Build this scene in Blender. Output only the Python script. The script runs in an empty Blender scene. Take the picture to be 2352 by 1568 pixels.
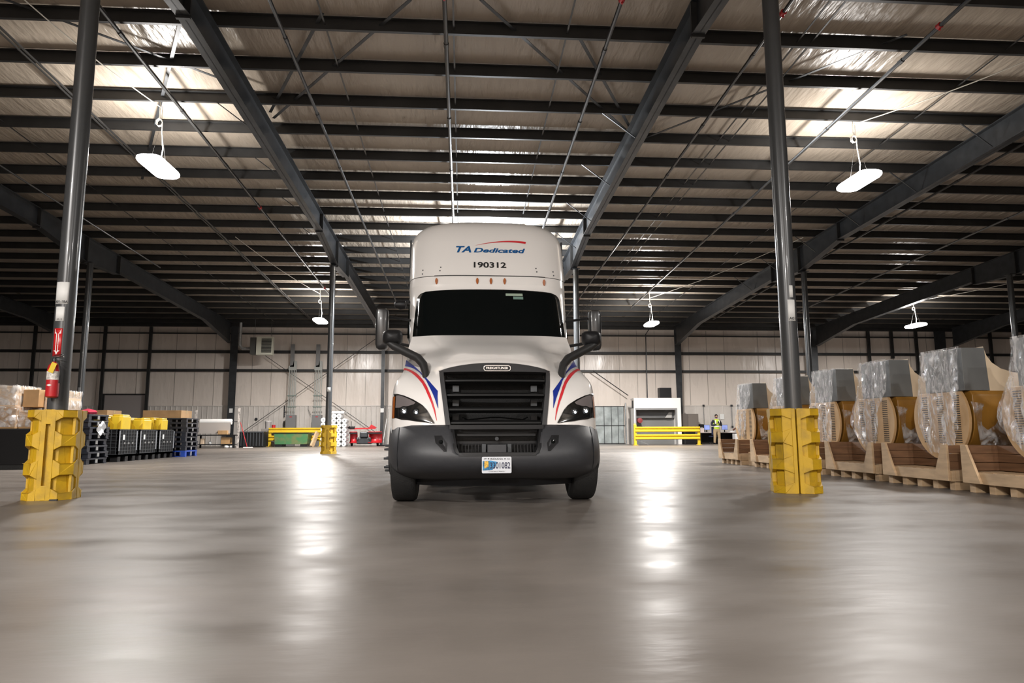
import bpy, bmesh, math, random
import numpy as np
from mathutils import Vector, Matrix
random.seed(7)
PI = math.pi
SC = bpy.context.scene
COL = SC.collection

# ---------------------------------------------------------------- camera
CAMH = 0.767
def cam_axes(yaw, pitch, roll):
    cy, sy, cp, sp = math.cos(yaw), math.sin(yaw), math.cos(pitch), math.sin(pitch)
    f = Vector((sy*cp, cy*cp, sp)); r = Vector((cy, -sy, 0)); u = r.cross(f)
    cr, sr = math.cos(roll), math.sin(roll)
    return r*cr + u*sr, -r*sr + u*cr, f
r_, u_, f_ = cam_axes(0.0704, 0.1303, -0.0038)
cd = bpy.data.cameras.new('camera'); cam = bpy.data.objects.new('camera', cd); COL.objects.link(cam)
cam.matrix_world = Matrix(((r_.x, u_.x, -f_.x, 0), (r_.y, u_.y, -f_.y, 0), (r_.z, u_.z, -f_.z, CAMH), (0, 0, 0, 1)))
cd.sensor_width = 36; cd.lens = 36*1589.5/2352; cd.clip_start = 0.05; cd.clip_end = 300
SC.camera = cam
# ---------------------------------------------------------------- world, exposure
w = bpy.data.worlds.new('world'); SC.world = w; w.use_nodes = True
w.node_tree.nodes['Background'].inputs[0].default_value = (0.02, 0.02, 0.025, 1)
w.node_tree.nodes['Background'].inputs[1].default_value = 0.3
SC.view_settings.view_transform = 'Standard'; SC.view_settings.look = 'None'
SC.view_settings.gamma = 1; SC.view_settings.use_curve_mapping = False
SC.view_settings.exposure = 0.0
# ---------------------------------------------------------------- lamps of the hall, plus an added fill pair: x, y, z, power scale
LAMPS = [(-7.2, 16.2, 7.0, 1.0), (9.9, 16.1, 7.0, 1.0), (-7.2, 35.0, 6.35, 1.9), (9.8, 35.2, 6.35, 2.1),
         (24.4, 35.4, 6.4, 1.5), (1.0, 25.5, 6.85, 3.2),
         (-7.2, -2.5, 7.4, 2.3), (9.8, -2.5, 7.4, 1.0), (-5.5, -12.0, 7.8, 5.0), (5.5, -12.0, 7.8, 2.2)]  # rearmost pair is added, unseen, to brighten the truck front
LAMP_W = 900.0
LAMP_COL = (1.0, 0.96, 0.92)
for (x, y, z, k) in LAMPS:
    for s in (1, -1):
        ld = bpy.data.lights.new('lamp_light', 'AREA'); ld.shape = 'RECTANGLE'; ld.size = 0.42; ld.size_y = 1.2
        ld.energy = LAMP_W*k*(1 if s == 1 else (1.3 if y == 25.5 else 0.22)); ld.color = (.90, .95, 1.0) if y == 25.5 else LAMP_COL
        lo = bpy.data.objects.new('lamp_light', ld); COL.objects.link(lo)
        lo.location = (x, y, z - 0.09 if s == 1 else z + 0.13)
        if s == -1: lo.rotation_euler = (PI, 0, 0)

# ---------------------------------------------------------------- helpers
class MB:
    """collects shapes in world coordinates; build() links them as ONE mesh object"""
    def __init__(s): s.v = []; s.f = []; s.smooth = False
    def add(s, vs, fs):
        o = len(s.v); s.v += [tuple(p) for p in vs]; s.f += [tuple(i+o for i in f) for f in fs]; return s
    def box(s, x0, x1, y0, y1, z0, z1):
        return s.add([(x, y, z) for x in (x0, x1) for y in (y0, y1) for z in (z0, z1)],
                     [(0,1,3,2), (4,6,7,5), (0,4,5,1), (2,3,7,6), (0,2,6,4), (1,5,7,3)])
    def cbox(s, c, d, rz=0, rx=0, ry=0):
        m = Matrix.Rotation(rz, 3, 'Z') @ Matrix.Rotation(ry, 3, 'Y') @ Matrix.Rotation(rx, 3, 'X')
        vs = [Vector(c) + m @ Vector((x*d[0]/2, y*d[1]/2, z*d[2]/2)) for x in (-1, 1) for y in (-1, 1) for z in (-1, 1)]
        return s.add(vs, [(0,1,3,2), (4,6,7,5), (0,4,5,1), (2,3,7,6), (0,2,6,4), (1,5,7,3)])
    def bar(s, p, q, w_, h_=None, up=(0, 0, 1)):
        p = Vector(p); q = Vector(q); h_ = h_ or w_; d = (q-p).normalized(); up = Vector(up)
        if abs(d.dot(up)) > .98: up = Vector((0, 1, 0))
        a = d.cross(up).normalized(); b = a.cross(d)
        vs = [e + a*i*w_/2 + b*j*h_/2 for e in (p, q) for i, j in ((-1,-1), (1,-1), (1,1), (-1,1))]
        return s.add(vs, [(0,1,2,3)[::-1], (4,5,6,7), (0,1,5,4), (1,2,6,5), (2,3,7,6), (3,0,4,7)])
    def tube(s, pts, r, n=10, cap=True):
        pts = [Vector(p) for p in pts]; R = r if isinstance(r, (list, tuple)) else [r]*len(pts)
        vs = []; ref = None
        for i, p in enumerate(pts):
            d = (pts[min(i+1, len(pts)-1)] - pts[max(i-1, 0)]).normalized()
            if ref is None: ref = Vector((0, 0, 1)) if abs(d.z) < .9 else Vector((1, 0, 0))
            a = d.cross(ref).normalized(); b = a.cross(d).normalized(); ref = b
            vs += [p + (a*math.cos(2*PI*k/n) + b*math.sin(2*PI*k/n))*R[i] for k in range(n)]
        fs = [(i*n+k, i*n+(k+1) % n, (i+1)*n+(k+1) % n, (i+1)*n+k) for i in range(len(pts)-1) for k in range(n)]
        if cap: fs += [tuple(range(n))[::-1], tuple((len(pts)-1)*n+k for k in range(n))]
        return s.add(vs, fs)
    def prism(s, poly, axis, a, b):
        """poly in the plane across axis: x -> (y,z), y -> (x,z), z -> (x,y)"""
        n = len(poly)
        def P(p, t): return {'x': (t, p[0], p[1]), 'y': (p[0], t, p[1]), 'z': (p[0], p[1], t)}[axis]
        return s.add([P(p, a) for p in poly] + [P(p, b) for p in poly],
                     [tuple(range(n))[::-1], tuple(range(n, 2*n))] + [(i, (i+1) % n, (i+1) % n+n, i+n) for i in range(n)])
    def lathe(s, prof, c, axis='z', n=20):
        """prof: (radius, height) list"""
        vs = []
        for r, h in prof:
            for k in range(n):
                a = 2*PI*k/n; u, v = r*math.cos(a), r*math.sin(a)
                vs.append({'z': (c[0]+u, c[1]+v, c[2]+h), 'x': (c[0]+h, c[1]+u, c[2]+v), 'y': (c[0]+u, c[1]+h, c[2]+v)}[axis])
        m = len(prof)
        fs = [(i*n+k, i*n+(k+1) % n, (i+1)*n+(k+1) % n, (i+1)*n+k) for i in range(m-1) for k in range(n)]
        fs += [tuple(range(n))[::-1], tuple((m-1)*n+k for k in range(n))]
        return s.add(vs, fs)
    def grid(s, rows, closed=False):
        n = len(rows[0]); vs = [p for r in rows for p in r]
        fs = []
        for i in range(len(rows)-1):
            for k in range(n if closed else n-1):
                fs.append((i*n+k, i*n+(k+1) % n, (i+1)*n+(k+1) % n, (i+1)*n+k))
        return s.add(vs, fs)
    def build(s, name, mat, parent=None, smooth=None, thick=0, bevel=0, sub=0):
        off = Vector(parent['_o']) if parent is not None and '_o' in parent else Vector((0, 0, 0))
        me = bpy.data.meshes.new(name)
        me.from_pydata([tuple(Vector(p)-off) for p in s.v], [], s.f); me.update()
        bm = bmesh.new(); bm.from_mesh(me)
        bmesh.ops.remove_doubles(bm, verts=bm.verts, dist=1e-5)
        bmesh.ops.recalc_face_normals(bm, faces=bm.faces); bm.to_mesh(me); bm.free()
        o = bpy.data.objects.new(name, me); COL.objects.link(o)
        me.materials.append(mat)
        sm = s.smooth if smooth is None else smooth
        if sm:
            for p in me.polygons: p.use_smooth = True
            try: me.set_sharp_from_angle(angle=math.radians(40 if sm is True else sm))
            except Exception: pass
        if parent is not None:
            o.parent = parent
            if '_o' not in parent: pass
            o['_o'] = tuple(off)
        if thick:
            m = o.modifiers.new('solid', 'SOLIDIFY'); m.thickness = thick; m.offset = -1
        if sub:
            m = o.modifiers.new('sub', 'SUBSURF'); m.levels = m.render_levels = sub
        if bevel:
            m = o.modifiers.new('bevel', 'BEVEL'); m.width = bevel; m.segments = 2; m.limit_method = 'ANGLE'
        return o
def tag(o, label, cat, group=None, kind=None):
    if label: o['label'] = label
    if cat: o['category'] = cat
    if group: o['group'] = group
    if kind: o['kind'] = kind
    return o
def thing(name, loc, label, cat, group=None):
    o = bpy.data.objects.new(name, None); COL.objects.link(o); o.location = loc; o.empty_display_size = .2
    o['_o'] = tuple(loc)
    return tag(o, label, cat, group)
def struct(mb, name, mat, label=None, **k):
    o = mb.build(name, mat, **k); o['kind'] = 'structure'
    if label: o['label'] = label
    return o
CHILD = {}
def clone(o, loc=None, rz=None, label=None, group=None, parent=None):
    c = o.copy(); COL.objects.link(c)
    if parent is not None: c.parent = parent
    if loc is not None: c.location = loc
    if rz is not None: c.rotation_euler = (0, 0, rz)
    if label: c['label'] = label
    if group: c['group'] = group
    for ch in [x for x in ALLCH(o)]: clone(ch, parent=c)
    return c
def ALLCH(o): return [x for x in bpy.data.objects if x.parent == o]

# ---------------------------------------------------------------- materials
def mat(name, col, rough=.5, metal=0, vary=0, vscale=4, bump=0, bscale=20, spec=.5, stretch=None, coat=0, dirt=None, emit=None, estr=0, alpha=1, rvary=0):
    m = bpy.data.materials.new(name); m.use_nodes = True; nt = m.node_tree; N = nt.nodes; L = nt.links
    b = N['Principled BSDF']
    b.inputs['Base Color'].default_value = (*col, 1); b.inputs['Roughness'].default_value = rough
    b.inputs['Metallic'].default_value = metal; b.inputs['Specular IOR Level'].default_value = spec
    b.inputs['Coat Weight'].default_value = coat; b.inputs['Coat Roughness'].default_value = .05
    b.inputs['Alpha'].default_value = alpha
    if emit: b.inputs['Emission Color'].default_value = (*emit, 1); b.inputs['Emission Strength'].default_value = estr
    if vary or bump or dirt or rvary:
        tc = N.new('ShaderNodeTexCoord'); mp = N.new('ShaderNodeMapping'); L.new(tc.outputs['Object'], mp.inputs[0])
        if stretch: mp.inputs['Scale'].default_value = stretch
        if vary or dirt or rvary:
            n = N.new('ShaderNodeTexNoise'); n.inputs['Scale'].default_value = vscale; n.inputs['Detail'].default_value = 5
            L.new(mp.outputs[0], n.inputs['Vector'])
        if vary or dirt:
            r = N.new('ShaderNodeValToRGB'); L.new(n.outputs[0], r.inputs[0]); L.new(r.outputs[0], b.inputs['Base Color'])
            c2 = dirt if dirt else tuple(min(1, c*(1+vary)) for c in col)
            c1 = col if dirt else tuple(c*(1-vary) for c in col)
            r.color_ramp.elements[0].position = .35 if not dirt else .45; r.color_ramp.elements[1].position = .65 if not dirt else .75
            r.color_ramp.elements[0].color = (*c1, 1); r.color_ramp.elements[1].color = (*c2, 1)
        if rvary:
            mr = N.new('ShaderNodeMapRange'); L.new(n.outputs[0], mr.inputs[0]); mr.inputs[1].default_value = .3; mr.inputs[2].default_value = .7
            mr.inputs[3].default_value = max(0, rough-rvary); mr.inputs[4].default_value = rough+rvary; L.new(mr.outputs[0], b.inputs['Roughness'])
        if bump:
            n2 = N.new('ShaderNodeTexNoise'); n2.inputs['Scale'].default_value = bscale; n2.inputs['Detail'].default_value = 3
            L.new(mp.outputs[0], n2.inputs['Vector'])
            bp = N.new('ShaderNodeBump'); bp.inputs['Strength'].default_value = bump; bp.inputs['Distance'].default_value = .05
            L.new(n2.outputs[0], bp.inputs['Height']); L.new(bp.outputs[0], b.inputs['Normal'])
    return m
STEEL = mat('grey_steel', (.038, .041, .045), .40, .3, vary=.2, vscale=3)
STEEL_D = mat('dark_steel', (.022, .022, .022), .5, .1, vary=.2)
PURL = mat('purlin_steel', (.026, .026, .026), .45, .2, vary=.2, vscale=1.5)
PIPE = mat('pipe_steel', (.075, .075, .075), .30, .6)
GALV = mat('galvanised', (.45, .46, .46), .35, .7, vary=.15, vscale=8)
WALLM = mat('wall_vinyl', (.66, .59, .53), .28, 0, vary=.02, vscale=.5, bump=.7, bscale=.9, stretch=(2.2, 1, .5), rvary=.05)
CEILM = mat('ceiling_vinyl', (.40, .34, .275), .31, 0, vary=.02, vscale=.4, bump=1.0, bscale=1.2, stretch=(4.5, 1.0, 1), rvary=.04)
LINER = mat('liner_panel', (.55, .51, .47), .45, vary=.05, vscale=2)
YEL = mat('yellow_plastic', (.62, .40, .015), .45, vary=.12, vscale=5, bump=.08, bscale=60)
YELD = mat('worn_yellow_plastic', (.55, .33, .008), .5, dirt=(.34, .21, .02), vscale=6, bump=.04, bscale=40)
YELP = mat('yellow_paint', (.64, .43, .025), .35, vary=.05)
BLK = mat('black_plastic', (.010, .010, .011), .45, spec=.3)
BLKR = mat('black_rubber', (.012, .012, .012), .75, bump=.2, bscale=60)
CHAR = mat('charcoal_bumper', (.035, .036, .040), .48, vary=.06, vscale=30, bump=.05, bscale=200)
TRUCKW = mat('white_truck_paint', (.80, .775, .75), .16, coat=.6)
GLS = mat('dark_glass', (.004, .005, .005), .12, spec=.07)
CHROME = mat('chrome', (.75, .75, .76), .12, 1)
RED = mat('red_paint', (.45, .015, .02), .35, vary=.1)
BLUE = mat('blue_decal', (.012, .03, .25), .3)
REDD = mat('red_decal', (.60, .03, .04), .3)
WHITE = mat('white_plastic', (.75, .74, .72), .4)
WOOD = mat('pale_pine', (.50, .35, .21), .6, vary=.14, vscale=3, stretch=(1, 1, 5))
WOODD = mat('brown_board', (.17, .085, .04), .65, vary=.2, vscale=3, stretch=(1, .6, 8))
CARD = mat('cardboard', (.40, .24, .11), .75, vary=.12, vscale=3)
AMBER = mat('amber_lens', (.34, .085, .008), .25, spec=.3)
PAPER = mat('paper_white', (.72, .72, .70), .6)
INK = mat('black_ink', (.01, .01, .01), .6)
def plastic_film():
    m = bpy.data.materials.new('clear_plastic_film'); m.use_nodes = True; nt = m.node_tree; N = nt.nodes; L = nt.links
    for n in list(N):
        if n.type != 'OUTPUT_MATERIAL': N.remove(n)
    out = [n for n in N if n.type == 'OUTPUT_MATERIAL'][0]
    tr = N.new('ShaderNodeBsdfTransparent'); gl = N.new('ShaderNodeBsdfGlossy'); df = N.new('ShaderNodeBsdfDiffuse')
    gl.inputs['Roughness'].default_value = .13; gl.inputs['Color'].default_value = (.9, .9, .9, 1); df.inputs['Color'].default_value = (.75, .73, .72, 1)
    tc = N.new('ShaderNodeTexCoord'); mp = N.new('ShaderNodeMapping'); mp.inputs['Scale'].default_value = (1, 3.2, 1.0); mp.inputs['Rotation'].default_value = (.35, 0, 0)
    L.new(tc.outputs['Object'], mp.inputs[0])
    n = N.new('ShaderNodeTexNoise'); n.inputs['Scale'].default_value = 5; n.inputs['Detail'].default_value = 6; n.inputs['Distortion'].default_value = 1.0; L.new(mp.outputs[0], n.inputs['Vector'])
    bp = N.new('ShaderNodeBump'); bp.inputs['Strength'].default_value = 1; bp.inputs['Distance'].default_value = .12; L.new(n.outputs[0], bp.inputs['Height'])
    L.new(bp.outputs[0], gl.inputs['Normal'])
    rp = N.new('ShaderNodeValToRGB'); rp.color_ramp.elements[0].position = .44; rp.color_ramp.elements[1].position = .68
    rp.color_ramp.elements[0].color = (.05, .05, .05, 1); rp.color_ramp.elements[1].color = (.8, .8, .8, 1); L.new(n.outputs[0], rp.inputs[0])
    m1 = N.new('ShaderNodeMixShader'); m2 = N.new('ShaderNodeMixShader')
    L.new(rp.outputs[0], m1.inputs[0]); L.new(tr.outputs[0], m1.inputs[1]); L.new(df.outputs[0], m1.inputs[2])
    m2.inputs[0].default_value = .16; L.new(m1.outputs[0], m2.inputs[1]); L.new(gl.outputs[0], m2.inputs[2]); L.new(m2.outputs[0], out.inputs[0])
    return m
FILM = plastic_film()
def floor_mat():
    m = mat('polished_concrete', (.23, .19, .155), .25); nt = m.node_tree; N = nt.nodes; L = nt.links; b = N['Principled BSDF']
    tc = N.new('ShaderNodeTexCoord')
    def noise(scale, st, det=5):
        mp = N.new('ShaderNodeMapping'); mp.inputs['Scale'].default_value = st; L.new(tc.outputs['Object'], mp.inputs[0])
        n = N.new('ShaderNodeTexNoise'); n.inputs['Scale'].default_value = scale; n.inputs['Detail'].default_value = det; L.new(mp.outputs[0], n.inputs['Vector']); return n
    a = noise(.35, (1, 1, 1)); c = noise(1.3, (.7, 1.2, 1), 3)
    r = N.new('ShaderNodeValToRGB'); r.color_ramp.elements[0].position = .2; r.color_ramp.elements[1].position = .8
    r.color_ramp.elements[0].color = (.102, .089, .078, 1); r.color_ramp.elements[1].color = (.172, .149, .131, 1)
    mx = N.new('ShaderNodeMath'); mx.operation = 'ADD'; L.new(a.outputs[0], mx.inputs[0])
    ml = N.new('ShaderNodeMath'); ml.operation = 'MULTIPLY_ADD'; ml.inputs[1].default_value = .5; ml.inputs[2].default_value = -.25; L.new(c.outputs[0], ml.inputs[0]); L.new(ml.outputs[0], mx.inputs[1])
    L.new(mx.outputs[0], r.inputs[0]); L.new(r.outputs[0], b.inputs['Base Color'])
    rr = N.new('ShaderNodeMapRange'); rr.inputs[1].default_value = .3; rr.inputs[2].default_value = .7; rr.inputs[3].default_value = .28; rr.inputs[4].default_value = .46
    L.new(c.outputs[0], rr.inputs[0]); L.new(rr.outputs[0], b.inputs['Roughness'])
    d = noise(3.0, (.6, 1.5, 1), 4)
    bp = N.new('ShaderNodeBump'); bp.inputs['Strength'].default_value = .22; bp.inputs['Distance'].default_value = .02; L.new(d.outputs[0], bp.inputs['Height']); L.new(bp.outputs[0], b.inputs['Normal'])
    b.inputs['Specular IOR Level'].default_value = .22
    return m
FLOORM = floor_mat()
def text_mesh(s, size, bold=0, shear=0, align='CENTER', width=None, space=1):
    """returns verts (x, z) and faces of flat lettering"""
    cu = bpy.data.curves.new('lettering', 'FONT'); cu.body = s; cu.size = size; cu.offset = bold; cu.shear = shear
    cu.align_x = align; cu.align_y = 'CENTER'; cu.space_character = space; cu.resolution_u = 4
    o = bpy.data.objects.new('lettering', cu); COL.objects.link(o)
    bpy.context.view_layer.update()
    me = bpy.data.meshes.new_from_object(o.evaluated_get(bpy.context.evaluated_depsgraph_get()))
    v = [(p.co.x, p.co.y) for p in me.vertices]; f = [tuple(p.vertices) for p in me.polygons]
    bpy.data.objects.remove(o); bpy.data.curves.remove(cu); bpy.data.meshes.remove(me)
    if width and v:
        x0 = min(p[0] for p in v); x1 = max(p[0] for p in v); k = width/(x1-x0); c = (x0+x1)/2
        if align == 'CENTER': v = [((p[0]-c)*k, p[1]) for p in v]
        else: v = [((p[0]-x0)*k, p[1]) for p in v]
    return v, f
def seg_subdiv(mb, times=1): pass
# ================================================================ THE HALL
GX = [-4.95 + 9.25*n for n in range(-5, 7)]           # girder lines
ROWS = [-9.7, 8.72, 26.4]                             # interior column rows
XL, XR, YB, YW = -44.0, 56.0, -18.0, 43.9
def zp(y): return 9.17 - .04*y                         # underside of the purlins
CZ = .24                                               # ceiling film above the purlin undersides
struct(MB().box(XL, XR, YB, YW+.3, -.3, 0), 'floor', FLOORM, 'polished grey brown concrete floor')
mb = MB(); n = 60; rows = []
ys = [YB + (YW+.3-YB)*i/80 for i in range(81)]
rows = [[(XL, y, zp(y)+CZ+.03), (XR, y, zp(y)+CZ+.03)] for y in ys]
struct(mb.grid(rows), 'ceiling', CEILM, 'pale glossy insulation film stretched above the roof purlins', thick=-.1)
struct(MB().box(XL, XR, YW, YW+.3, 0, 8.2), 'wall_back', WALLM, 'off white wrinkled vinyl end wall')
struct(MB().box(XL-.3, XL, YB, YW, 0, 10.4), 'wall_left', WALLM)
struct(MB().box(XR, XR+.3, YB, YW, 0, 10.4), 'wall_right', WALLM)
struct(MB().box(XL, XR, YB-.3, YB, 0, 10.6), 'wall_front', WALLM)
# lower ribbed liner panel of the end wall
mb = MB(); mb.box(XL, 8.35, YW-.05, YW, 0, 2.45); mb.box(10.3, XR, YW-.05, YW, 0, 2.42)
x = XL+.1
while x < 8.2:
    mb.prism([(x, YW-.05), (x+.02, YW-.08), (x+.06, YW-.08), (x+.08, YW-.05)], 'z', 0, 2.43); x += .31
x = 10.4
while x < XR-.2:
    mb.prism([(x, YW-.05), (x+.02, YW-.062), (x+.06, YW-.062), (x+.08, YW-.05)], 'z', 0, 2.40); x += .9
mb.box(XL, 8.3, YW-.09, YW-.05, 2.41, 2.46); mb.box(10.3, XR, YW-.07, YW-.05, 2.40, 2.43)
struct(mb, 'trim_1', LINER, 'pale ribbed metal liner along the foot of the end wall')
# horizontal girts and eave strut
for i, (z, h, t) in enumerate([(5.78, .17, 'upper'), (4.62, .15, 'lower'), (6.92, .07, 'thin top')]):
    struct(MB().box(XL, XR, YW-.22, YW-.02, z-h/2, z+h/2), 'trim_%d' % (i+2), STEEL_D, 'dark %s girt running along the end wall' % t)
struct(MB().box(XL, XR, YW-.34, YW-.02, 7.34, 7.60), 'trim_5', STEEL_D, 'dark eave strut at the top of the end wall')
mb = MB()
for k in range(-8, 12):
    for dx in (2.2, 4.55, 6.9):
        x = -4.95+9.25*k*.5+dx*.5
        if XL < x < XR: mb.box(x-.012, x+.012, YW-.02, YW, 2.46, 7.3)
struct(mb, 'trim_6', mat('seam_tape', (.33, .30, .27), .5), 'vertical seams of the wall film')

# purlins
ORD = ['first', 'second', 'third', 'fourth', 'fifth', 'sixth', 'seventh', 'eighth', 'ninth', 'tenth', 'eleventh', 'twelfth', 'thirteenth', 'fourteenth', 'fifteenth', 'sixteenth', 'seventeenth', 'eighteenth', 'nineteenth', 'twentieth', 'twenty-first']
PG = 'roof purlins outside the picture'
k = -19
while True:
    y = 12.94 + 1.5*k
    if y > 43.2: break
    if y > YB+.3:
        z = zp(y); mb = MB()
        mb.prism([(y, z), (y+.075, z), (y+.075, z+.02), (y+.012, z+.02), (y+.012, z+CZ-.015), (y-.07, z+CZ-.015), (y-.07, z+CZ), (y, z+CZ)], 'x', XL+.05, XR-.05)
        vis = k >= 0 and k <= 20
        tag(mb.build('roof_purlin', PURL), ('dark grey roof purlin, %s from the top edge of the picture' % ORD[k]) if vis else 'dark grey roof purlin overhead or behind, outside the picture', 'purlin', None if vis else PG)
    k += 1

def girder(X, label):
    t = thing('roof_girder', (X, 8.7, zp(8.7)), label, 'girder', None)
    prof = []                                          # underside: (y, depth)
    seq = [(YB+.4, .66), (-12.8, .66), (-9.7, 1.0), (-6.7, .66), (5.7, .66), (8.72, 1.0), (11.7, .66), (23.4, .62), (26.4, .98), (28.8, .80), (28.9, .66), (38.5, .70), (42.9, 1.25)]
    mb = MB(); top = [(y, zp(y)) for y, d in seq]; bot = [(y, zp(y)-d) for y, d in seq]
    rows = []
    for dx in (-.012, .012): rows.append([(X+dx, y, z) for y, z in top+bot[::-1]])
    mb.prism(top+bot[::-1], 'x', X-.012, X+.012); mb.build('web', STEEL, t)
    for nm, pr, s in (('top_flange', top, -1), ('bottom_flange', bot, 1)):
        mb = MB(); poly = pr + [(y, z+.022*s) for y, z in pr[::-1]]
        mb.prism(poly, 'x', X-.125, X+.125); mb.build(nm, STEEL, t)
    for y, d in ((-12.8, .66), (-6.7, .66), (23.4, .62), (28.85, .70), (26.4, .98), (8.72, 1.0), (11.7, .66)):
        mb = MB().box(X-.125, X+.125, y-.03, y+.03, zp(y)-d-.05, zp(y)-.0); mb.build('splice_plate', STEEL_D, t)
    return t
names = {-4: 'far left in the dark', -3: 'farthest left in the dark', -2: 'at the dark left edge', -1: 'passing behind the left foreground column', 0: 'just left of the white truck', 1: 'just right of the white truck',
         2: 'second right of the truck, beside the right near lamp', 3: 'low at the right edge, left of the rightmost lamp', 4: 'farthest right behind the blowers', 5: 'far right'}
for n in range(-3, 5):
    girder(-4.95+9.25*n, 'grey tapered steel roof girder, ' + names[n])
# flange braces from purlin to girder
for n in (0, 1, 2):
    X = -4.95+9.25*n; sd = -1 if n >= 1 else -1
    for j in range(2, 14, 2):
        y = 12.94+1.5*j
        if n == 0 and j > 9: continue
        p = (X+sd*.95, y+.02, zp(y)+.03); q = (X+sd*.12, y+.02, zp(y)-.60)
        tag(MB().bar(p, q, .035, .02).build('flange_brace', STEEL), 'thin diagonal flange brace on the girder %s, %s from the viewer' % (['left of the truck', 'right of the truck', 'second right of the truck'][n], ORD[j//2-1]), 'brace')

# sprinkler and conduit pipes running front to back
def pipe(x, d, r, label, y0=YB+.5, y1=42.5, m=None, cat='pipe', name='ceiling_pipe', joints=True):
    t = thing(name, (x, 0, zp(0)-d), label, cat, None)
    pts = [(x, y0, zp(y0)-d), (x, y1, zp(y1)-d)]
    MB().tube(pts, r, 8).build('pipe_run', m or PIPE, t, smooth=True)
    if joints:
        y = 7.0
        while y < y1-2:
            MB().tube([(x, y-.07, zp(y-.07)-d), (x, y+.07, zp(y+.07)-d)], r*1.25, 8).build('pipe_coupling', m or PIPE, t, smooth=True); y += 3.05
    return t
pipe(-3.54, .15, 0.038, 'slim sprinkler pipe high left of the truck, parallel to the girder', y1=38)
pipe(-.38, .15, 0.043, 'sprinkler pipe ending above the truck roof, left of centre', y1=36)
pipe(2.84, .15, 0.041, 'sprinkler pipe running down to the right rear of the truck roof', y1=40)
pipe(5.95, .15, 0.036, 'sprinkler pipe between the right girder and the right foreground column', y1=40)
pipe(9.17, .16, 0.041, 'sprinkler pipe passing above the right near lamp', y1=37)
pipe(-6.70, .15, 0.041, 'sprinkler pipe passing beside the left near lamp', y1=36)
pipe(-8.9, .15, 0.026, 'bright thin conduit under the left near lamp, first of a close pair', joints=False)
pipe(-9.02, .13, 0.022, 'thin conduit beside the brighter one under the left near lamp', joints=False)
pipe(-13.0, .15, 0.026, 'thin conduit crossing behind the left foreground column', joints=False, y1=30)
pipe(14.9, .15, 0.036, 'sprinkler pipe right of the second right girder', y1=40)
pipe(19.0, .15, 0.036, 'sprinkler pipe on the far right of the roof', y1=40)
def strap(x, label, m=None):
    y0, y1 = YB+.4, 43
    tag(MB().bar((x, y0, zp(y0)+.09), (x, y1, zp(y1)+.09), .035, .012).build('purlin_strap', m or PIPE), label, 'strap')
strap(-2.76, 'flat strap threading the purlins left of the truck roof'); strap(-.23, 'flat strap threading the purlins above the truck roof')
strap(2.05, 'flat strap threading the purlins right of the truck roof'); strap(6.85, 'flat strap threading the purlins left of the right foreground column')
strap(7.15, 'second flat strap beside the one left of the right foreground column')
strap(11.4, 'flat strap threading the purlins right of the right near lamp'); strap(-11.6, 'flat strap threading the purlins at the far left')
# red pipe fittings
for x, y in ((-.38, 11.6), (2.84, 11.5), (5.95, 11.7), (9.17, 11.9), (-6.7, 22.5), (-6.7, 33.2), (5.95, 35.0)):
    z = zp(y)-.15
    lab = {(-.38, 11.6): 'red sprinkler fitting at the top edge above the truck', (2.84, 11.5): 'red sprinkler fitting at the top edge right of the truck', (5.95, 11.7): 'red sprinkler fitting beside the top of the right foreground column',
           (9.17, 11.9): 'red sprinkler fitting high at the upper right', (-6.7, 22.5): 'red sprinkler fitting on the pipe beside the left near lamp', (-6.7, 33.2): 'red sprinkler fitting above the left far lamp', (5.95, 35.0): 'red sprinkler fitting left of the right far lamp'}[(x, y)]
    tag(MB().lathe([(.045, -.05), (.06, -.04), (.06, .04), (.045, .05)], (x, y, z), 'y', 10).add([], []).tube([(x, y, z), (x, y, z-.09)], .02, 8).build('sprinkler_fitting', RED, smooth=True), lab, 'pipe fitting')
# rod bracing in the roof plane
for i, (p, q, lab) in enumerate([((-9.0, 12.2), (-4.9, 15.6), 'left of the near left lamp'), ((-4.9, 11.8), (-9.8, 21.0), 'crossing behind the left foreground column'),
        ((-1.03, 12.13), (-4.8, 16.9), 'long one springing from the left girder towards the picture top'), ((-2.75, 12.62), (-4.8, 16.6), 'short steep one beside the left girder'),
        ((.29, 12.05), (4.2, 17.0), 'long one springing from the right girder'), ((2.32, 13.09), (4.25, 16.8), 'steeper one beside the right girder'), ((4.8, 17.5), (9.0, 12.6), 'leaving the right girder towards the right column')]):
    tag(MB().bar((p[0], p[1], zp(p[1])+.12), (q[0], q[1], zp(q[1])+.12), .07, .012).build('roof_brace', STEEL), 'flat diagonal roof brace ' + lab, 'brace')

# ---------------------------------------------------------------- columns
def column(x, y, label, z1=None):
    t = thing('steel_column', (x, y, 0), label, 'column')
    z1 = z1 or zp(y)-.99
    MB().tube([(x, y, .012), (x, y, z1-.02)], .11, 32).build('shaft', COLM, t, smooth=True)
    MB().box(x-.17, x+.17, y-.17, y+.17, 0, .015).build('base_plate', STEEL, t)
    MB().box(x-.14, x+.14, y-.2, y+.2, z1-.022, z1).build('cap_plate', STEEL, t)
    return t
COLM = mat('column_paint', (.060, .062, .064), .30, .15, coat=.2)
CL = column(-4.87, 8.72, 'dark grey round steel column in the left foreground with a fire extinguisher')
CR = column(4.26, 8.72, 'dark grey round steel column in the right foreground behind a yellow guard')
column(-5.02, 26.4, 'dark grey round column far left of the truck, standing in a small yellow guard')
column(4.38, 26.4, 'dark grey round column seen beside the right edge of the truck cab')
column(-13.98, 26.4, 'thin dark column behind the left foreground column')
column(13.65, 26.4, 'thin dark column just right of the right foreground column')
column(22.4, 26.4, 'thin dark column near the right edge behind the blowers')
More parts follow.
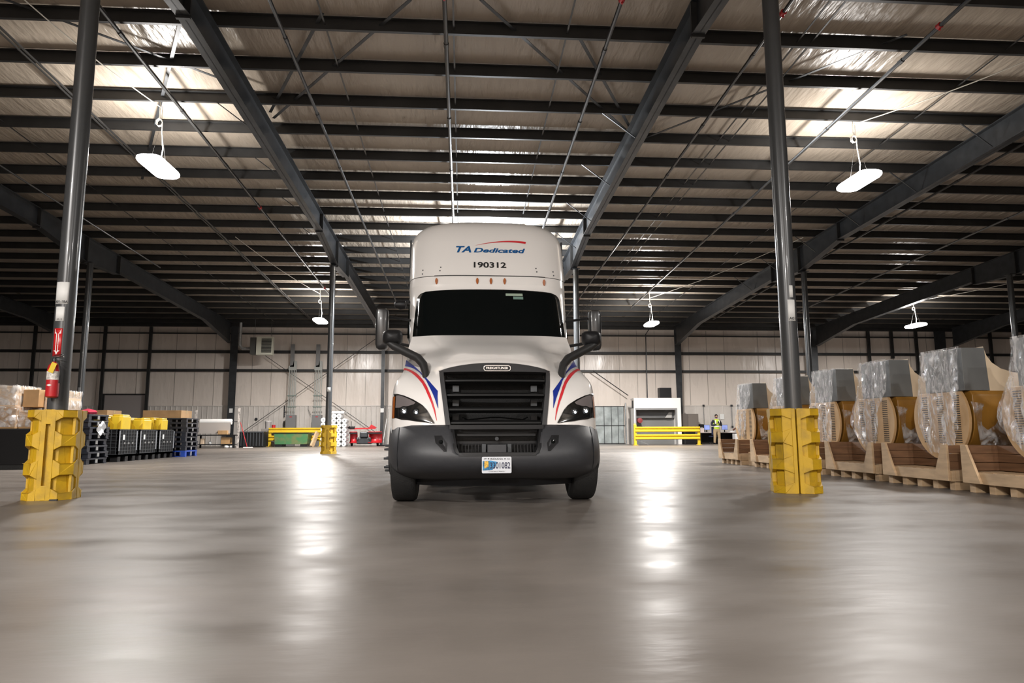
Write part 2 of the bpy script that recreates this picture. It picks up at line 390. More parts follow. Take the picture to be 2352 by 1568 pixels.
for x, y in ((-14.2, 8.72), (13.5, 8.72)): column(x, y, 'dark steel column outside the view, %s' % ('left' if x < 0 else 'right'))

def wall_column(x, w0, w1, label, z1=7.3):
    t = thing('wall_column', (x, YW-.4, 0), label, 'column')
    mb = MB(); mb.prism([(x-w0/2, 0), (x+w0/2, 0), (x+w1/2, z1), (x-w1/2, z1)], 'y', YW-.66, YW-.64); mb.build('front_flange', STEEL, t)
    MB().box(x-.012, x+.012, YW-.64, YW-.25, 0, z1).build('web', STEEL, t)
wall_column(-14.05, .40, .46, 'broad dark wall column behind the paper roll bench')
wall_column(-4.98, .20, .22, 'narrow dark wall column left of the truck')
wall_column(13.72, .30, .45, 'dark wall column behind the white booth')
wall_column(22.75, .36, .5, 'dark wall column behind the right foreground column')
wall_column(31.4, .6, .8, 'widest dark wall column above the wrapped blowers')
wall_column(4.3, .20, .22, 'dark wall column hidden behind the truck')
for x, lab in ((-19.2, 'left of the grey roll up door'), (-21.9, 'at the far side of the grey roll up door'), (-26.0, 'in the dark far left corner')):
    tag(MB().box(x-.08, x+.08, YW-.35, YW-.22, 0, 7.3).build('wall_post', STEEL_D), 'thin dark wall post '+lab, 'post')
for x in (26.7, 30.0, 35.2, 37.6, 28.3):
    tag(MB().box(x-.09, x+.09, YW-.35, YW-.22, 0 if x != 28.3 else 5.5, 7.3).build('wall_post', STEEL_D), {26.7: 'dark wall post above the third blower from the right', 30.0: 'dark wall post left of the widest wall column', 35.2: 'dark wall post above the blower nearest the right edge', 37.6: 'dark wall post at the right edge of the picture', 28.3: 'short dark post high between two wall posts at right'}[x], 'post')
# cable bracing on the end wall
def rod(p, q, lab, r=.018, m=None): tag(MB().tube([p, q], r, 6).build('wall_brace_rod', m or STEEL), lab, 'brace rod')
rod((-13.4, YW-.5, .8), (-5.2, YW-.5, 6.8), 'thin brace rod climbing from the black bin towards the truck mirror')
rod((-12.2, YW-.48, 5.5), (-5.3, YW-.48, .75), 'thin brace rod falling from the unit heater to the plow')
rod((8.2, YW-.5, 4.62), (10.45, YW-.5, 3.05), 'short brace rod above the sliding door', .03)
# ---------------------------------------------------------------- hanging lamps
LABL = ['bright hanging lamp at upper left', 'bright hanging lamp at upper right', 'small hanging lamp just left of the far column', 'small hanging lamp right of the truck mirror', 'rightmost small hanging lamp', 'hanging lamp hidden behind the truck roof', 'hanging lamp above and beside the viewpoint at left', 'hanging lamp above and beside the viewpoint at right',
        'added hanging fill lamp behind the viewpoint at left', 'added hanging fill lamp behind the viewpoint at right']
HOUSE = mat('lamp_housing', (.6, .6, .6), .4)
DIFF = mat('lamp_diffuser', (.9, .9, .9), .4, emit=(1, .97, .93), estr=14)
CORD = mat('white_cord', (.6, .58, .52), .5)
for (x, y, z, k), lab in zip(LAMPS, LABL):
    t = thing('hanging_lamp', (x, y, z), lab, 'lamp')
    def rr(w_, l_, r, n=5):
        return [(x+sx*(w_/2-r)+r*math.cos(a), y+sy*(l_/2-r)+r*math.sin(a)) for sx, sy, a0 in ((1, 1, 0), (-1, 1, PI/2), (-1, -1, PI), (1, -1, 1.5*PI)) for a in [a0+PI/2*i/n for i in range(n+1)]]
    rows = [[(px, py, zz) for px, py in rr(.56*s, 1.38*s+.0, .2*s)] for s, zz in ((.55, z+.09), (.9, z+.075), (1, z+.03), (1, z-.02), (.93, z-.06), (.6, z-.078), (.05, z-.082))]
    mb = MB(); mb.grid(rows, closed=True); mb.build('diffuser', DIFF, t, smooth=True)
    MB().prism(rr(.26, .6, .08), 'z', z+.07, z+.125).build('housing', HOUSE, t)
    zc = zp(y)
    p0 = Vector((x, y, z+.12)); coil = [(x-.06, y, zc+CZ+.03), (x-.05, y, zc-.25)] + [(x-.05+.07*math.cos(a*.9), y+.03*math.sin(a*.45), zc-.42-.09*math.sin(a*.9)*1) for a in range(0, 15)] + [(x+.02, y, zc-.65), (x+.07, y, (zc-.65+z)/2), (x+.03, y, z+.12)]
    MB().tube(coil, .014, 6).build('power_cord', CORD, t, smooth=True)
    MB().tube([(x, y+.4, z+.09), (x, y+.03, zc-.5), (x, y, zc+.02)], .003, 5).build('hanger_wire', PIPE, t)
    MB().tube([(x, y-.4, z+.09), (x, y-.03, zc-.5), (x, y, zc+.02)], .003, 5).build('hanger_wire', PIPE, t)
def feed(x0, y0, x1, y1, lab):
    pts = [(x0+(x1-x0)*i/8, y0+(y1-y0)*i/8, zp(y0+(y1-y0)*i/8)-.03-.12*math.sin(PI*i/8)) for i in range(9)]
    tag(MB().tube(pts, .012, 6).build('ceiling_cable', CORD, smooth=True), lab, 'cable')
feed(-7.25, 16.2, -8.2, 11.0, 'sagging pale cable feeding the left near lamp'); feed(9.85, 16.1, 12.8, 11.5, 'sagging pale cable feeding the right near lamp')
feed(-7.25, 35, -8.6, 26, 'pale cable feeding the small lamp left of the truck'); feed(9.75, 35.2, 13.0, 25, 'pale cable feeding the small lamp right of the truck'); feed(24.35, 35.4, 27.5, 28, 'pale cable feeding the rightmost lamp')
# ================================================================ THE TRUCK
TX = .355
def interp(x, xs, ys):
    return float(np.interp(x, xs, ys))
HZ = [.78, 1.0, 1.2, 1.35, 1.45, 1.54, 1.65, 1.80, 1.92, 2.05]
HC = [0, .3, .55, .66, .8, .95, 1.05, 1.12, 1.17]
HT = np.array([[7.42, 7.43, 7.45, 7.46, 7.50, 7.57, 7.66, 7.76, 7.90],
      [7.50, 7.51, 7.53, 7.54, 7.57, 7.63, 7.71, 7.80, 7.96],
      [7.58, 7.59, 7.61, 7.63, 7.67, 7.73, 7.80, 7.88, 8.04],
      [7.66, 7.67, 7.70, 7.77, 7.86, 7.90, 7.95, 8.02, 8.20],
      [7.71, 7.72, 7.77, 7.90, 8.06, 8.10, 8.14, 8.30, 8.60],
      [7.76, 7.79, 7.88, 8.04, 8.26, 8.36, 8.45, 8.60, 8.90],
      [7.98, 8.03, 8.15, 8.30, 8.48, 8.62, 8.78, 8.95, 9.10],
      [8.42, 8.46, 8.58, 8.70, 8.84, 8.98, 9.12, 9.20, 9.30],
      [8.80, 8.82, 8.88, 8.93, 9.01, 9.11, 9.19, 9.25, 9.30],
      [9.16, 9.16, 9.17, 9.18, 9.21, 9.28, 9.33, 9.38, 9.40]])
def cr(t, a, b, c, d): return .5*((2*b)+(-a+c)*t+(2*a-5*b+4*c-d)*t*t+(-a+3*b-3*c+d)*t**3)
def c1d(xs, ys, x):
    x = min(max(x, xs[0]), xs[-1]); i = min(max(int(np.searchsorted(xs, x))-1, 0), len(xs)-2)
    h = xs[i+1]-xs[i]; t = (x-xs[i])/h
    m0 = (ys[i+1]-ys[i-1])/(xs[i+1]-xs[i-1])*h if i > 0 else (ys[i+1]-ys[i])
    m1 = (ys[i+2]-ys[i])/(xs[i+2]-xs[i])*h if i < len(xs)-2 else (ys[i+1]-ys[i])
    return ys[i]*(2*t**3-3*t**2+1)+m0*(t**3-2*t**2+t)+ys[i+1]*(-2*t**3+3*t**2)+m1*(t**3-t**2)
def FH(x, z):
    x = abs(x); col = [c1d(HC, HT[i], x) for i in range(len(HZ))]
    y = c1d(HZ, col, z)
    return y
HWZ = [.78, .9, 1.0, 1.1, 1.2, 1.28, 1.36, 1.42, 1.5, 1.6, 1.7, 1.8, 1.9, 1.98, 2.05]
HWX = [1.145, 1.155, 1.16, 1.165, 1.16, 1.15, 1.12, 1.085, 1.07, 1.075, 1.09, 1.10, 1.08, 1.06, 1.05]
def hw(z): return c1d(HWZ, HWX, z)
GZ = [.74, .80, 1.43, 1.46]; GE = [.525, .535, .625, .63]
def ge(z): return interp(z, GZ, GE)
def zg(x): return 1.545-.085*(min(abs(x), .63)/.63)**2.2          # arched top edge of the grille
def half(mb, zs, xl, xr, F, sgn, n=10, wrap=.5, off=0, ease=True):
    rows = []
    for z in zs:
        a, b = xl(z), xr(z); row = []
        for k in range(n+1):
            s = k/n; s = math.sin(s*PI/2) if ease else s
            x = a+(b-a)*s; row.append((TX+sgn*x, F(x, z)+off, z))
        if wrap: row += [(TX+sgn*(b+.004), row[-1][1]+.12, z), (TX+sgn*(b+.004), row[-1][1]+wrap, z)]
        rows.append(row)
    mb.grid(rows)
TR = thing('semi_truck', (TX, 10, 0), 'white semi truck tractor with dark grille parked facing the viewer, centre of the hall', 'truck')
# hood and fenders
mb = MB(); lin = lambda a, b, n: [a+(b-a)*i/n for i in range(n+1)]
for s in (1, -1): half(mb, lin(.80, 1.46, 22), ge, hw, FH, s, 22, wrap=.45)
zz = lin(0, 1, 26); rows = []
for t in zz:
    zt = 1.46+(2.05-1.46)*t; W = hw(zt); row = []
    xs = lin(-1, 1, 56)
    for u in xs:
        x = W*math.sin(u*PI/2)
        zb = zg(x) if abs(x) < .63 else 1.46
        z = zb+(2.05-zb)*t + (.02*(1-t) if False else 0)
        dome = .035*math.exp(-((abs(x)-.42)/.16)**2)*math.sin(min(1, max(0, (t-.25)/.6))*PI)
        row.append((TX+x, FH(x, z)-dome, z))
    row = [(TX-W-.004, row[0][1]+.4, zt)]+row+[(TX+W+.004, row[-1][1]+.4, zt)]
    rows.append(row)
mb.grid(rows)
hood = mb.build('hood', TRUCKW, TR, smooth=True); hood['label'] = 'white sloping hood with flared fenders'
# hood side walls back to the cab
mb = MB()
for s in (1, -1):
    mb.grid([[(TX+s*1.0, 8.75, z), (TX+s*1.03, 9.6, z)] for z in (.75, 1.0, 1.4, 1.6)])
mb.build('engine_side_panel', TRUCKW, TR)
# stripes on the fenders
PATCH = {}
def decal(name, m, path, n=1, off=-.006):
    """path: list of ((xa, za), (xb, zb)) pairs on the hood surface, local x"""
    for s in (1, -1):
        mb = MB(); rows = []
        for (a, b) in path:
            rows.append([(TX+s*(a[0]+(b[0]-a[0])*k/4), FH(a[0]+(b[0]-a[0])*k/4, a[1]+(b[1]-a[1])*k/4)+off, a[1]+(b[1]-a[1])*k/4) for k in range(5)])
        fine = []
        for i in range(len(rows)-1):
            for q in range(4):
                r = []
                for k in range(5):
                    p, p2 = Vector(rows[i][k]), Vector(rows[i+1][k]); c = p.lerp(p2, q/4)
                    r.append((c.x, FH(abs(c.x-TX), c.z)+off, c.z))
                fine.append(r)
        fine.append(rows[-1]); mb.grid(fine); mb.build(name, m, TR, smooth=True)
decal('red_stripe', REDD, [((1.085, 1.55), (1.075, 1.51)), ((1.055, 1.545), (1.045, 1.51)), ((0.975, 1.505), (0.975, 1.47)), ((0.905, 1.457), (0.915, 1.42)), ((0.855, 1.41), (0.865, 1.37)), ((0.805, 1.35), (0.815, 1.31)), ((0.755, 1.27), (0.775, 1.24)), ((0.715, 1.18), (0.737, 1.16)), ((0.685, 1.1), (0.705, 1.09)), ((0.657, 1.01), (0.675, 1.01)), ((0.637, 0.9), (0.639, 0.89))])
decal('blue_stripe', BLUE, [((1.095, 1.70), (1.085, 1.59)), ((1.075, 1.68), (1.035, 1.57)), ((0.965, 1.58), (0.945, 1.525)), ((0.865, 1.48), (0.866, 1.462)), ((0.755, 1.36), (0.775, 1.35)), ((0.635, 1.22), (0.695, 1.2)), ((0.635, 1.15), (0.665, 1.13)), ((0.625, 1.03), (0.629, 1.03))])
# grille surround, black top band
def FG(x, z): return FH(x, z)+.015
mb = MB()
inn = lambda z: interp(z, [.74, .80, 1.40, 1.46], [.475, .485, .575, .58])
SUR = mat('grille_surround', (.05, .05, .052), .3)
for s in (1, -1): half(mb, lin(.80, 1.44, 12), inn, lambda z: ge(z)+.002, lambda x, z: FH(x, z)-.012, s, 3, wrap=0, ease=False)
for s in (1, -1): half(mb, lin(.80, 1.44, 12), inn, inn, lambda x, z: FH(x, z)-.012, s, 1, wrap=.25, ease=False)
rows = []
for u in lin(-1, 1, 30):
    x = u*.632; zt = zg(x)-.002; zb = 1.425
    rows.append([(TX+x, FH(x, zt)-.012+.0, zt), (TX+x, FH(x, zt)-.03, zt-.01), (TX+x*.95, FH(x, 1.44)-.03, zb+.012), (TX+x*.93, FH(x, 1.43)+.02, zb), (TX+x*.93, FH(x, 1.43)+.3, zb)])
mb.grid(rows); mb.build('grille_surround', SUR, TR, smooth=True)
# louvres
mb = MB()
for i, (z, ) in enumerate([(1.335,), (1.17,), (1.01,), (.865,)]):
    g = MB(); g.smooth = False; W = inn(z)-.005; rows = []
    for u in lin(-1, 1, 12):
        x = u*W; y = FH(x, z)
        rows.append([(TX+x, y+.16, z+.035), (TX+x, y+.03, z+.012), (TX+x, y+.025, z-.006), (TX+x, y+.07, z-.035), (TX+x, y+.16, z-.015), (TX+x, y+.16, z+.035)])
    g.grid(rows).build('grille_louver', mat('louvre_black', (.006, .006, .006), .5, spec=.25) if i == 0 else bpy.data.materials['louvre_black'], TR, smooth=True)
g = MB().box(TX-.56, TX+.56, 7.9, 7.95, .5, 1.43); g.build('radiator', mat('radiator_black', (.008, .008, .008), .6, bump=.4, bscale=120), TR)
for s in (1, -1):
    for z in (1.09, 1.25, .93):
        MB().box(TX+s*.44-.035, TX+s*.44+.035, 7.8, 7.86, z-.03, z+.04).build('grille_bracket', mat('bracket_grey', (.045, .05, .055), .5) if (s == 1 and z == 1.09) else bpy.data.materials['bracket_grey'], TR)
MB().tube([(TX-.36, 7.72, .93), (TX-.30, 7.70, .905), (TX-.05, 7.70, .93), (TX, 7.70, .93), (TX+.05, 7.70, .93), (TX+.30, 7.70, .905), (TX+.36, 7.72, .93)], .009, 6).build('hood_latch_bar', CHROME, TR, smooth=True)
# maker's plate on the top band
yb = FH(0, 1.48)-.045
prof = [(TX+.02+sx*(.155-.035)+.035*math.cos(a), 1.475+.035*math.sin(a)) for sx, a0 in ((1, -PI/2), (-1, PI/2)) for a in [a0+PI*i/8 for i in range(9)]]
bd = MB().prism(prof, 'y', yb, yb+.03).build('badge', CHROME, TR, bevel=.003)
pin = [(TX+.02+sx*(.155-.035)+.026*math.cos(a), 1.475+.026*math.sin(a)) for sx, a0 in ((1, -PI/2), (-1, PI/2)) for a in [a0+PI*i/8 for i in range(9)]]
MB().prism(pin, 'y', yb-.002, yb).build('badge_face', BLK, bd)
v, f = text_mesh('FREIGHTLINER', .05, bold=.0008, width=.245)
MB().add([(TX+.02+p[0], yb-.004, 1.475+p[1]*.75) for p in v], f).build('badge_lettering', CHROME, bd)
# bumper
BZ = [.27, .31, .36, .44, .55, .70, .80, .85]; BY = [7.50, 7.40, 7.30, 7.22, 7.20, 7.27, 7.36, 7.42]; BW = [1.06, 1.11, 1.14, 1.155, 1.165, 1.165, 1.15, 1.145]
def bw(z): return c1d(BZ, BW, z)
def FB(x, z):
    q = min(1, abs(x)/bw(z)); return c1d(BZ, BY, z) + .62*(1-(1-q**3.4)**(1/2.2))
lo = lambda z: interp(z, [.50, .56, .80, .85], [.36, .42, .475, .48])
mb = MB()
for s in (1, -1):
    half(mb, lin(.54, .845, 14), lo, bw, FB, s, 22, wrap=.35)
    half(mb, lin(.27, .54, 14), lambda z: lo(.54), bw, FB, s, 22, wrap=.35); half(mb, lin(.27, .54, 14), lambda z: 0, lambda z: lo(.54), FB, s, 8, wrap=0, ease=False)
bmp = mb.build('bumper', CHAR, TR, smooth=True, thick=.02); bmp['label'] = 'charcoal grey plastic bumper'
mb = MB()   # bumper top seam strip to the fenders
for s in (1, -1): half(mb, [.845, .85], lo, lambda z: 1.145, lambda x, z: FB(x, .845)+.0+(.06 if z > .847 else 0), s, 20, wrap=.2)
mb.build('bumper_seam', BLK, TR, smooth=True)
# raised bumper corners and lower valance
for s in (1, -1):
    mb = MB(); half(mb, lin(.30, .83, 8), lambda z: 1.05, lambda z: 1.172, lambda x, z: FB(min(x, bw(z)-.002), z)-.012, s, 5, wrap=.3, ease=False); mb.build('bumper_end', CHAR, TR, smooth=True)
mb = MB(); rows = []
for z in (.30, .22, .20):
    rows.append([(TX+x, 7.48+.5*(abs(x)/1.05)**3+(.3-z)*.6, z) for x in lin(-.95, .95, 24)])
mb.grid(rows).build('air_dam', BLK, TR, smooth=True)
# lower intake
mb = MB(); rows = []
for i, (z, w_) in enumerate([(.80, .485), (.62, .455), (.56, .43), (.535, .39)]):
    rows.append([(TX+s*k, FB(abs(k), z)+d, z) for s, k, d in ((-1, w_, -.004), (-1, w_-.03, -.004), (-1, w_-.04, .12))]+[(TX+k, FB(k, z)+d, z) for k, d in ((w_-.04, .12), (w_-.03, -.004), (w_, -.004))])
g = MB()
def frame(zs, ws, t):
    for s in (1, -1):
        g.grid([[(TX+s*w_, FB(w_, z)-.008, z), (TX+s*(w_-t), FB(w_-t, z)-.008, z), (TX+s*(w_-t), FB(w_-t, z)+.15, z)] for z, w_ in zip(zs, ws)])
frame([.83, .80, .62, .56, .53], [.49, .485, .455, .43, .38], .035)
g.grid([[(TX+x, FB(abs(x), .54)-.008, .525), (TX+x, FB(abs(x), .56)-.008, .56), (TX+x, FB(abs(x), .56)+.15, .56)] for x in lin(-.40, .40, 16)])
g.grid([[(TX+x, FB(abs(x), .80)-.004, .80), (TX+x, FB(abs(x), .8)-.004, .845), (TX+x, FB(abs(x), .80)+.12, .845)] for x in lin(-.5, .5, 16)])
g.build('intake_frame', BLK, TR, smooth=True)
g = MB().box(TX-.47, TX+.47, 7.62, 7.66, .50, .86)
for k in range(24):
    x = -.40+k*.8/23; g.box(TX+x-.004, TX+x+.004, 7.46, 7.50, .55, .64)
for z in (.66, .74): g.box(TX-.42, TX+.42, 7.45, 7.49, z-.012, z+.012)
g.build('intake_mesh', BLK, TR)
MB().box(TX-.10, TX+.10, 7.33, 7.5, .54, .64).build('radar_cover', CHAR, TR, bevel=.006)
for s in (1, -1): MB().box(TX+s*.135-.02, TX+s*.135+.02, 7.40, 7.5, .54, .645).build('intake_bracket', bpy.data.materials['bracket_grey'], TR)
MB().tube([(TX, 7.36, .70), (TX, 7.44, .70)], .02, 10).build('tow_eye_cover', STEEL, TR)
# fog light recesses
for s in (1, -1):
    pts = [(.655, .735), (.575, .735), (.52, .655), (.525, .575), (.555, .575), (.64, .66)]
    mb = MB(); fl = [(TX+s*a, FB(a, b)-.008, b) for a, b in pts]; bk = [(TX+s*a, FB(a, b)+.03, b) for a, b in pts]; n_ = len(pts)
    mb.add(fl+bk, [tuple(range(n_)), tuple(range(n_, 2*n_))]+[(i, (i+1) % n_, (i+1) % n_+n_, i+n_) for i in range(n_)])
    fg = mb.build('fog_lamp_recess', BLK, TR)
    MB().lathe([(.022, -.012), (.018, -.02), (.001, -.023)], (TX+s*.585, FB(.585, .67), .67), 'y', 12).build('fog_lamp', GLS, fg)
# headlights
LZ = [.865, .875, .90, .925, .97, 1.03, 1.09, 1.14, 1.17, 1.185, 1.19]
def hl_in(z): return interp(z, [.865, .92, 1.0, 1.06, 1.12, 1.165, 1.19], [.665, .70, .745, .80, .90, 1.0, 1.085])
def hl_out(z): return interp(z, [.865, .915, .93, 1.19], [.668, 1.085, 1.145, 1.135])
HBLK = mat('headlight_black', (.01, .01, .01), .12, coat=.8); HGREY = mat('headlight_grey', (.16, .14, .14), .2, coat=1)
LENS = mat('headlight_lens_glint', (.75, .8, .85), .08, 0, emit=(.8, .9, 1), estr=.5); BOWL = mat('headlight_bowl', (.30, .32, .34), .12, .9)  # faint lens emission stands in for reflected bluish highlights
for s in (1, -1):
    mb = MB(); half(mb, lin(.867, 1.19, 16), hl_in, hl_out, FH, s, 10, wrap=0, off=-.014, ease=False)
    h = mb.build('headlight', HBLK, TR, smooth=True)
    mb = MB(); half(mb, lin(1.04, 1.178, 8), lambda z: max(hl_in(z)+.022, interp(z, [1.04, 1.06, 1.085, 1.1, 1.2], [1.06, .93, .86, .86, .86])), lambda z: 1.105, FH, s, 6, wrap=0, off=-.018, ease=False); mb.build('turn_reflector', HGREY, h, smooth=True)
    mb = MB(); half(mb, lin(.925, 1.17, 6), lambda z: 1.115, lambda z: 1.152-.0*z, FH, s, 2, wrap=.03, off=-.017, ease=False); mb.build('marker_lens', AMBER, h, smooth=True)
    for x, z, r in ((1.0, 1.005, .045), (.865, .99, .038)):
        c = (TX+s*x, FH(x, z)-.012, z)
        MB().lathe([(r*1.12, .0), (r*1.12, -.008), (r*.95, -.012), (r*.9, -.004)], c, 'y', 20).build('lamp_bezel', HBLK, h, smooth=True)
        MB().lathe([(r*.92, -.004), (r*.8, -.016), (r*.5, -.026), (.002, -.03)], c, 'y', 20).build('lamp_bowl', BOWL, h, smooth=True); MB().lathe([(r*.42, -.02), (r*.38, -.032), (r*.2, -.036), (.002, -.037)], (c[0]+.004, c[1], c[2]-r*.25), 'y', 16).build('lamp_lens', LENS, h, smooth=True)
    # dark lid line above the lamp
    mb = MB(); mb.tube([(TX+s*hl_in(z), FH(hl_in(z), z)-.012, z) for z in lin(.867, 1.19, 14)]+[(TX+s*1.135, FH(1.13, 1.195)-.012, 1.195)], .007, 6); mb.build('headlight_rim', HBLK, h, smooth=True)
# licence plate
px = TX-.01; pz = .435; py = FB(0, .435)-.03
pl = MB().prism([(px+sx*(.152-.012)+.012*math.cos(a), pz+sz*(.083-.012)+.012*math.sin(a)) for sx, sz, a0 in ((1, 1, 0), (-1, 1, PI/2), (-1, -1, PI), (1, -1, 1.5*PI)) for a in [a0+PI/2*i/4 for i in range(5)]], 'y', py, py+.006).build('licence_plate', mat('plate_white', (.62, .64, .68), .35), TR)
BLUEP = mat('plate_blue', (.03, .20, .40), .4, vary=.5, vscale=30)
MB().prism([(px-.144, pz-.055), (px-.045, pz-.05), (px-.01, pz-.01), (px+.01, pz+.03), (px-.06, pz+.045), (px-.144, pz+.04)], 'y', py-.0012, py).build('plate_artwork', BLUEP, pl)
MB().prism([(px-.125, pz-.035), (px-.10, pz-.025), (px-.083, pz-.015), (px-.086, pz+.04), (px-.125, pz+.04), (px-.128, pz)], 'y', py-.0024, py-.0012).build('plate_emblem', mat('plate_gold', (.60, .36, .05), .4, vary=.4, vscale=60), pl)
PINK = mat('plate_ink', (.01, .012, .05), .5)
def ptext(s, size, x, z, m, width=None, name='plate_lettering', bold=0, sy=1.0):
    v, f = text_mesh(s, size, bold=bold, width=width); MB().add([(px+x+p[0], py-.003, pz+z+p[1]*sy) for p in v], f).build(name, m, pl)
ptext('3301082', .085, .035, -.008, PINK, .208, bold=.001, sy=1.05)
ptext('INDIANA', .026, -.0, .060, INK, .13); ptext('APP', .02, -.118, .062, INK, .028); ptext('PWR', .02, .122, .058, INK, .030)
ptext('\u2022', .05, -.085, .061, INK); ptext('\u2022', .05, .085, .060, INK); ptext('\u2022 Crossroads of America \u2022', .016, .0, -.064, INK, .18)
# bumper far: front axle, tyres, wheels
def wheel(x0, x1, y, r, lab='tyre', hub=1):
    c = (x0+x1)/2; hw_ = abs(x1-x0)/2
    prof = [(r*.52, -hw_*.8), (r*.62, -hw_*.98), (r*.86, -hw_), (r*.95, -hw_*.93), (r*.985, -hw_*.8), (r*1.0, -hw_*.6), (r*1.0, hw_*.6), (r*.985, hw_*.8), (r*.95, hw_*.93), (r*.86, hw_), (r*.62, hw_*.98), (r*.52, hw_*.8)]
    mb = MB().lathe(prof, (c, y, r), 'x', 48)
    ty = mb.build('tyre', BLKR, TR, smooth=30)
    mb = MB()
    for gx in (-.55, -.2, .2, .55): mb.lathe([(r*1.0, gx*hw_-.006), (r*1.003, gx*hw_-.006), (r*1.003, gx*hw_+.006), (r*1.0, gx*hw_+.006)], (c, y, r), 'x', 48)
    MB().lathe([(r*.50, -hw_*.75), (r*.54, -hw_*.75), (r*.54, hw_*.75), (r*.50, hw_*.75)], (c, y, r), 'x', 32).build('wheel_rim', GALV, ty, smooth=True)
R_ = .48
for s in (1, -1):
    wheel(TX+s*.865, TX+s*1.145, 8.12, R_)
for yy in (14.4, 15.7):
    for s in (1, -1):
        wheel(TX+s*.62, TX+s*.86, yy, R_); wheel(TX+s*.90, TX+s*1.15, yy, R_)
mb = MB()
for s in (-1, ):
    for k in range(8):
        a = 2*PI*k/8; mb.tube([(TX+s*1.06, 8.12+.14*math.cos(a), .48+.14*math.sin(a)), (TX+s*1.245, 8.12+.14*math.cos(a), .48+.14*math.sin(a))], [.02, .012], 8)
mb.build('wheel_nuts', STEEL, TR)
g = MB(); g.box(TX-.45, TX-.37, 7.6, 17.0, .62, .88); g.box(TX+.37, TX+.45, 7.6, 17.0, .62, .88)
for yy in (8.6, 11, 13, 14.4, 15.7, 16.9): g.box(TX-.37, TX+.37, yy-.06, yy+.06, .66, .84)
g.build('chassis', BLK, TR)
g = MB().bar((TX-.86, 8.12, .45), (TX+.86, 8.12, .45), .12, .12); g.tube([(TX-.86, 14.4, .5), (TX+.86, 14.4, .5)], .09, 12); g.tube([(TX-.86, 15.7, .5), (TX+.86, 15.7, .5)], .09, 12); g.lathe([(.1, -.2), (.22, -.1), (.22, .1), (.1, .2)], (TX, 14.4, .5), 'y', 16); g.build('axle', BLK, TR)
g = MB().box(TX-.33, TX+.33, 8.3, 9.9, .42, .70).box(TX-.16, TX+.16, 9.9, 14.2, .46, .60); g.build('engine', BLK, TR, bevel=.05)
for s in (1, -1):
    MB().tube([(TX+s*.82, 10.6, .62), (TX+s*.82, 12.6, .62)], .30, 24).build('fuel_tank', GALV, TR, smooth=True)
    MB().box(TX+s*.8-.3, TX+s*.8+.3, 9.6, 9.64, .25, .95).build('mud_panel', BLK, TR)
# cab and roof fairing: horizontal plan curves stacked
CZ_ = [1.2, 1.95, 2.1, 2.75, 2.86, 2.90, 2.99, 3.0, 3.2, 3.5, 3.62, 3.75, 3.85, 3.93, 3.99, 4.03, 4.055]
CY_ = [9.20, 9.20, 9.23, 9.66, 9.68, 9.69, 9.72, 9.73, 9.81, 9.95, 10.01, 10.09, 10.17, 10.27, 10.40, 10.56, 10.78]
CW_ = [1.12, 1.115, 1.12, 1.16, 1.165, 1.165, 1.165, 1.17, 1.17, 1.172, 1.168, 1.135, 1.075, .975, .80, .56, .20]
CN = 3.6; CD = .75
def cab_y(x, z):
    W = c1d(CZ_, CW_, z); c = c1d(CZ_, CY_, z); q = min(1, abs(x)/W)
    return c + CD*(1-(1-q**CN)**(1/CN))
def cab_rows(zs, ew=0, n=18, back=13.3, off=0):
    rows = []
    for z in zs:
        W = c1d(CZ_, CW_, z)+ew; c = c1d(CZ_, CY_, z)+off; half_ = []
        for k in range(n+1):
            a = (PI/2)*k/n
            half_.append((W*math.sin(a)**(2/CN) if k else 0, c+CD*(1-math.cos(a)**(2/CN))) if k < n else (W, c+CD))
        row = [(TX-x, y, z) for x, y in half_[::-1]]+[(TX+x, y, z) for x, y in half_[1:]]
        row = [(TX-W, back, z)]+row+[(TX+W, back, z)]
        rows.append(row)
    return rows
zl = lin(1.2, 2.83, 22)+[2.86]
rw = cab_rows(zl); mb = MB().grid(rw, closed=True); cabo = mb.build('cab', TRUCKW, TR, smooth=True)
rw = cab_rows([2.86, 2.9, 2.97, 2.985])
MB().grid(rw, closed=True).build('sun_visor_panel', TRUCKW, TR, smooth=True)
rw = cab_rows(lin(2.995, 3.6, 14)+lin(3.62, 4.0, 14)+[4.015, 4.03, 4.04, 4.05, 4.055], n=26)
mb = MB().grid(rw, closed=True); mb.add(rw[-1], [tuple(range(len(rw[-1])))]); fair = mb.build('roof_fairing', TRUCKW, TR, smooth=True); fair['label'] = 'tall white roof fairing with blue and red lettering'
mb = MB(); mb.grid([[(TX+x, cab_y(x, 2.99)-.002+.0, 2.988), (TX+x, cab_y(x, 2.99)-.002, 2.999)] for x in lin(-.78, .82, 40)]); mb.build('fairing_gap', INK, TR)
for s in (1, -1):
    MB().bar((TX+s*1.182, 10.62, 2.75), (TX+s*1.182, 10.62, 3.75), .012, .03, up=(1, 0, 0)).build('side_extender_seal', BLK, TR)
    MB().box(TX+s*1.16-.03, TX+s*1.16+.03, 10.45, 10.5, 3.28, 3.31).build('fairing_latch', BLK, TR)
    mb = MB(); mb.tube([(TX+s*1.12, 9.98+.1, 3.02-.05), (TX+s*1.08, 9.98, 2.85), (TX+s*1.03, 9.93, 2.78)], .008, 6); mb.build('fairing_gap', INK, TR)
    for x, z in ((.95, 3.10), (.955, 3.04), (.69, 3.13), (.70, 3.075)):
        MB().lathe([(.011, -.004), (.009, -.007), (.001, -.008)], (TX+s*x, cab_y(x, z), z), 'y', 8).build('rivet', STEEL, TR)
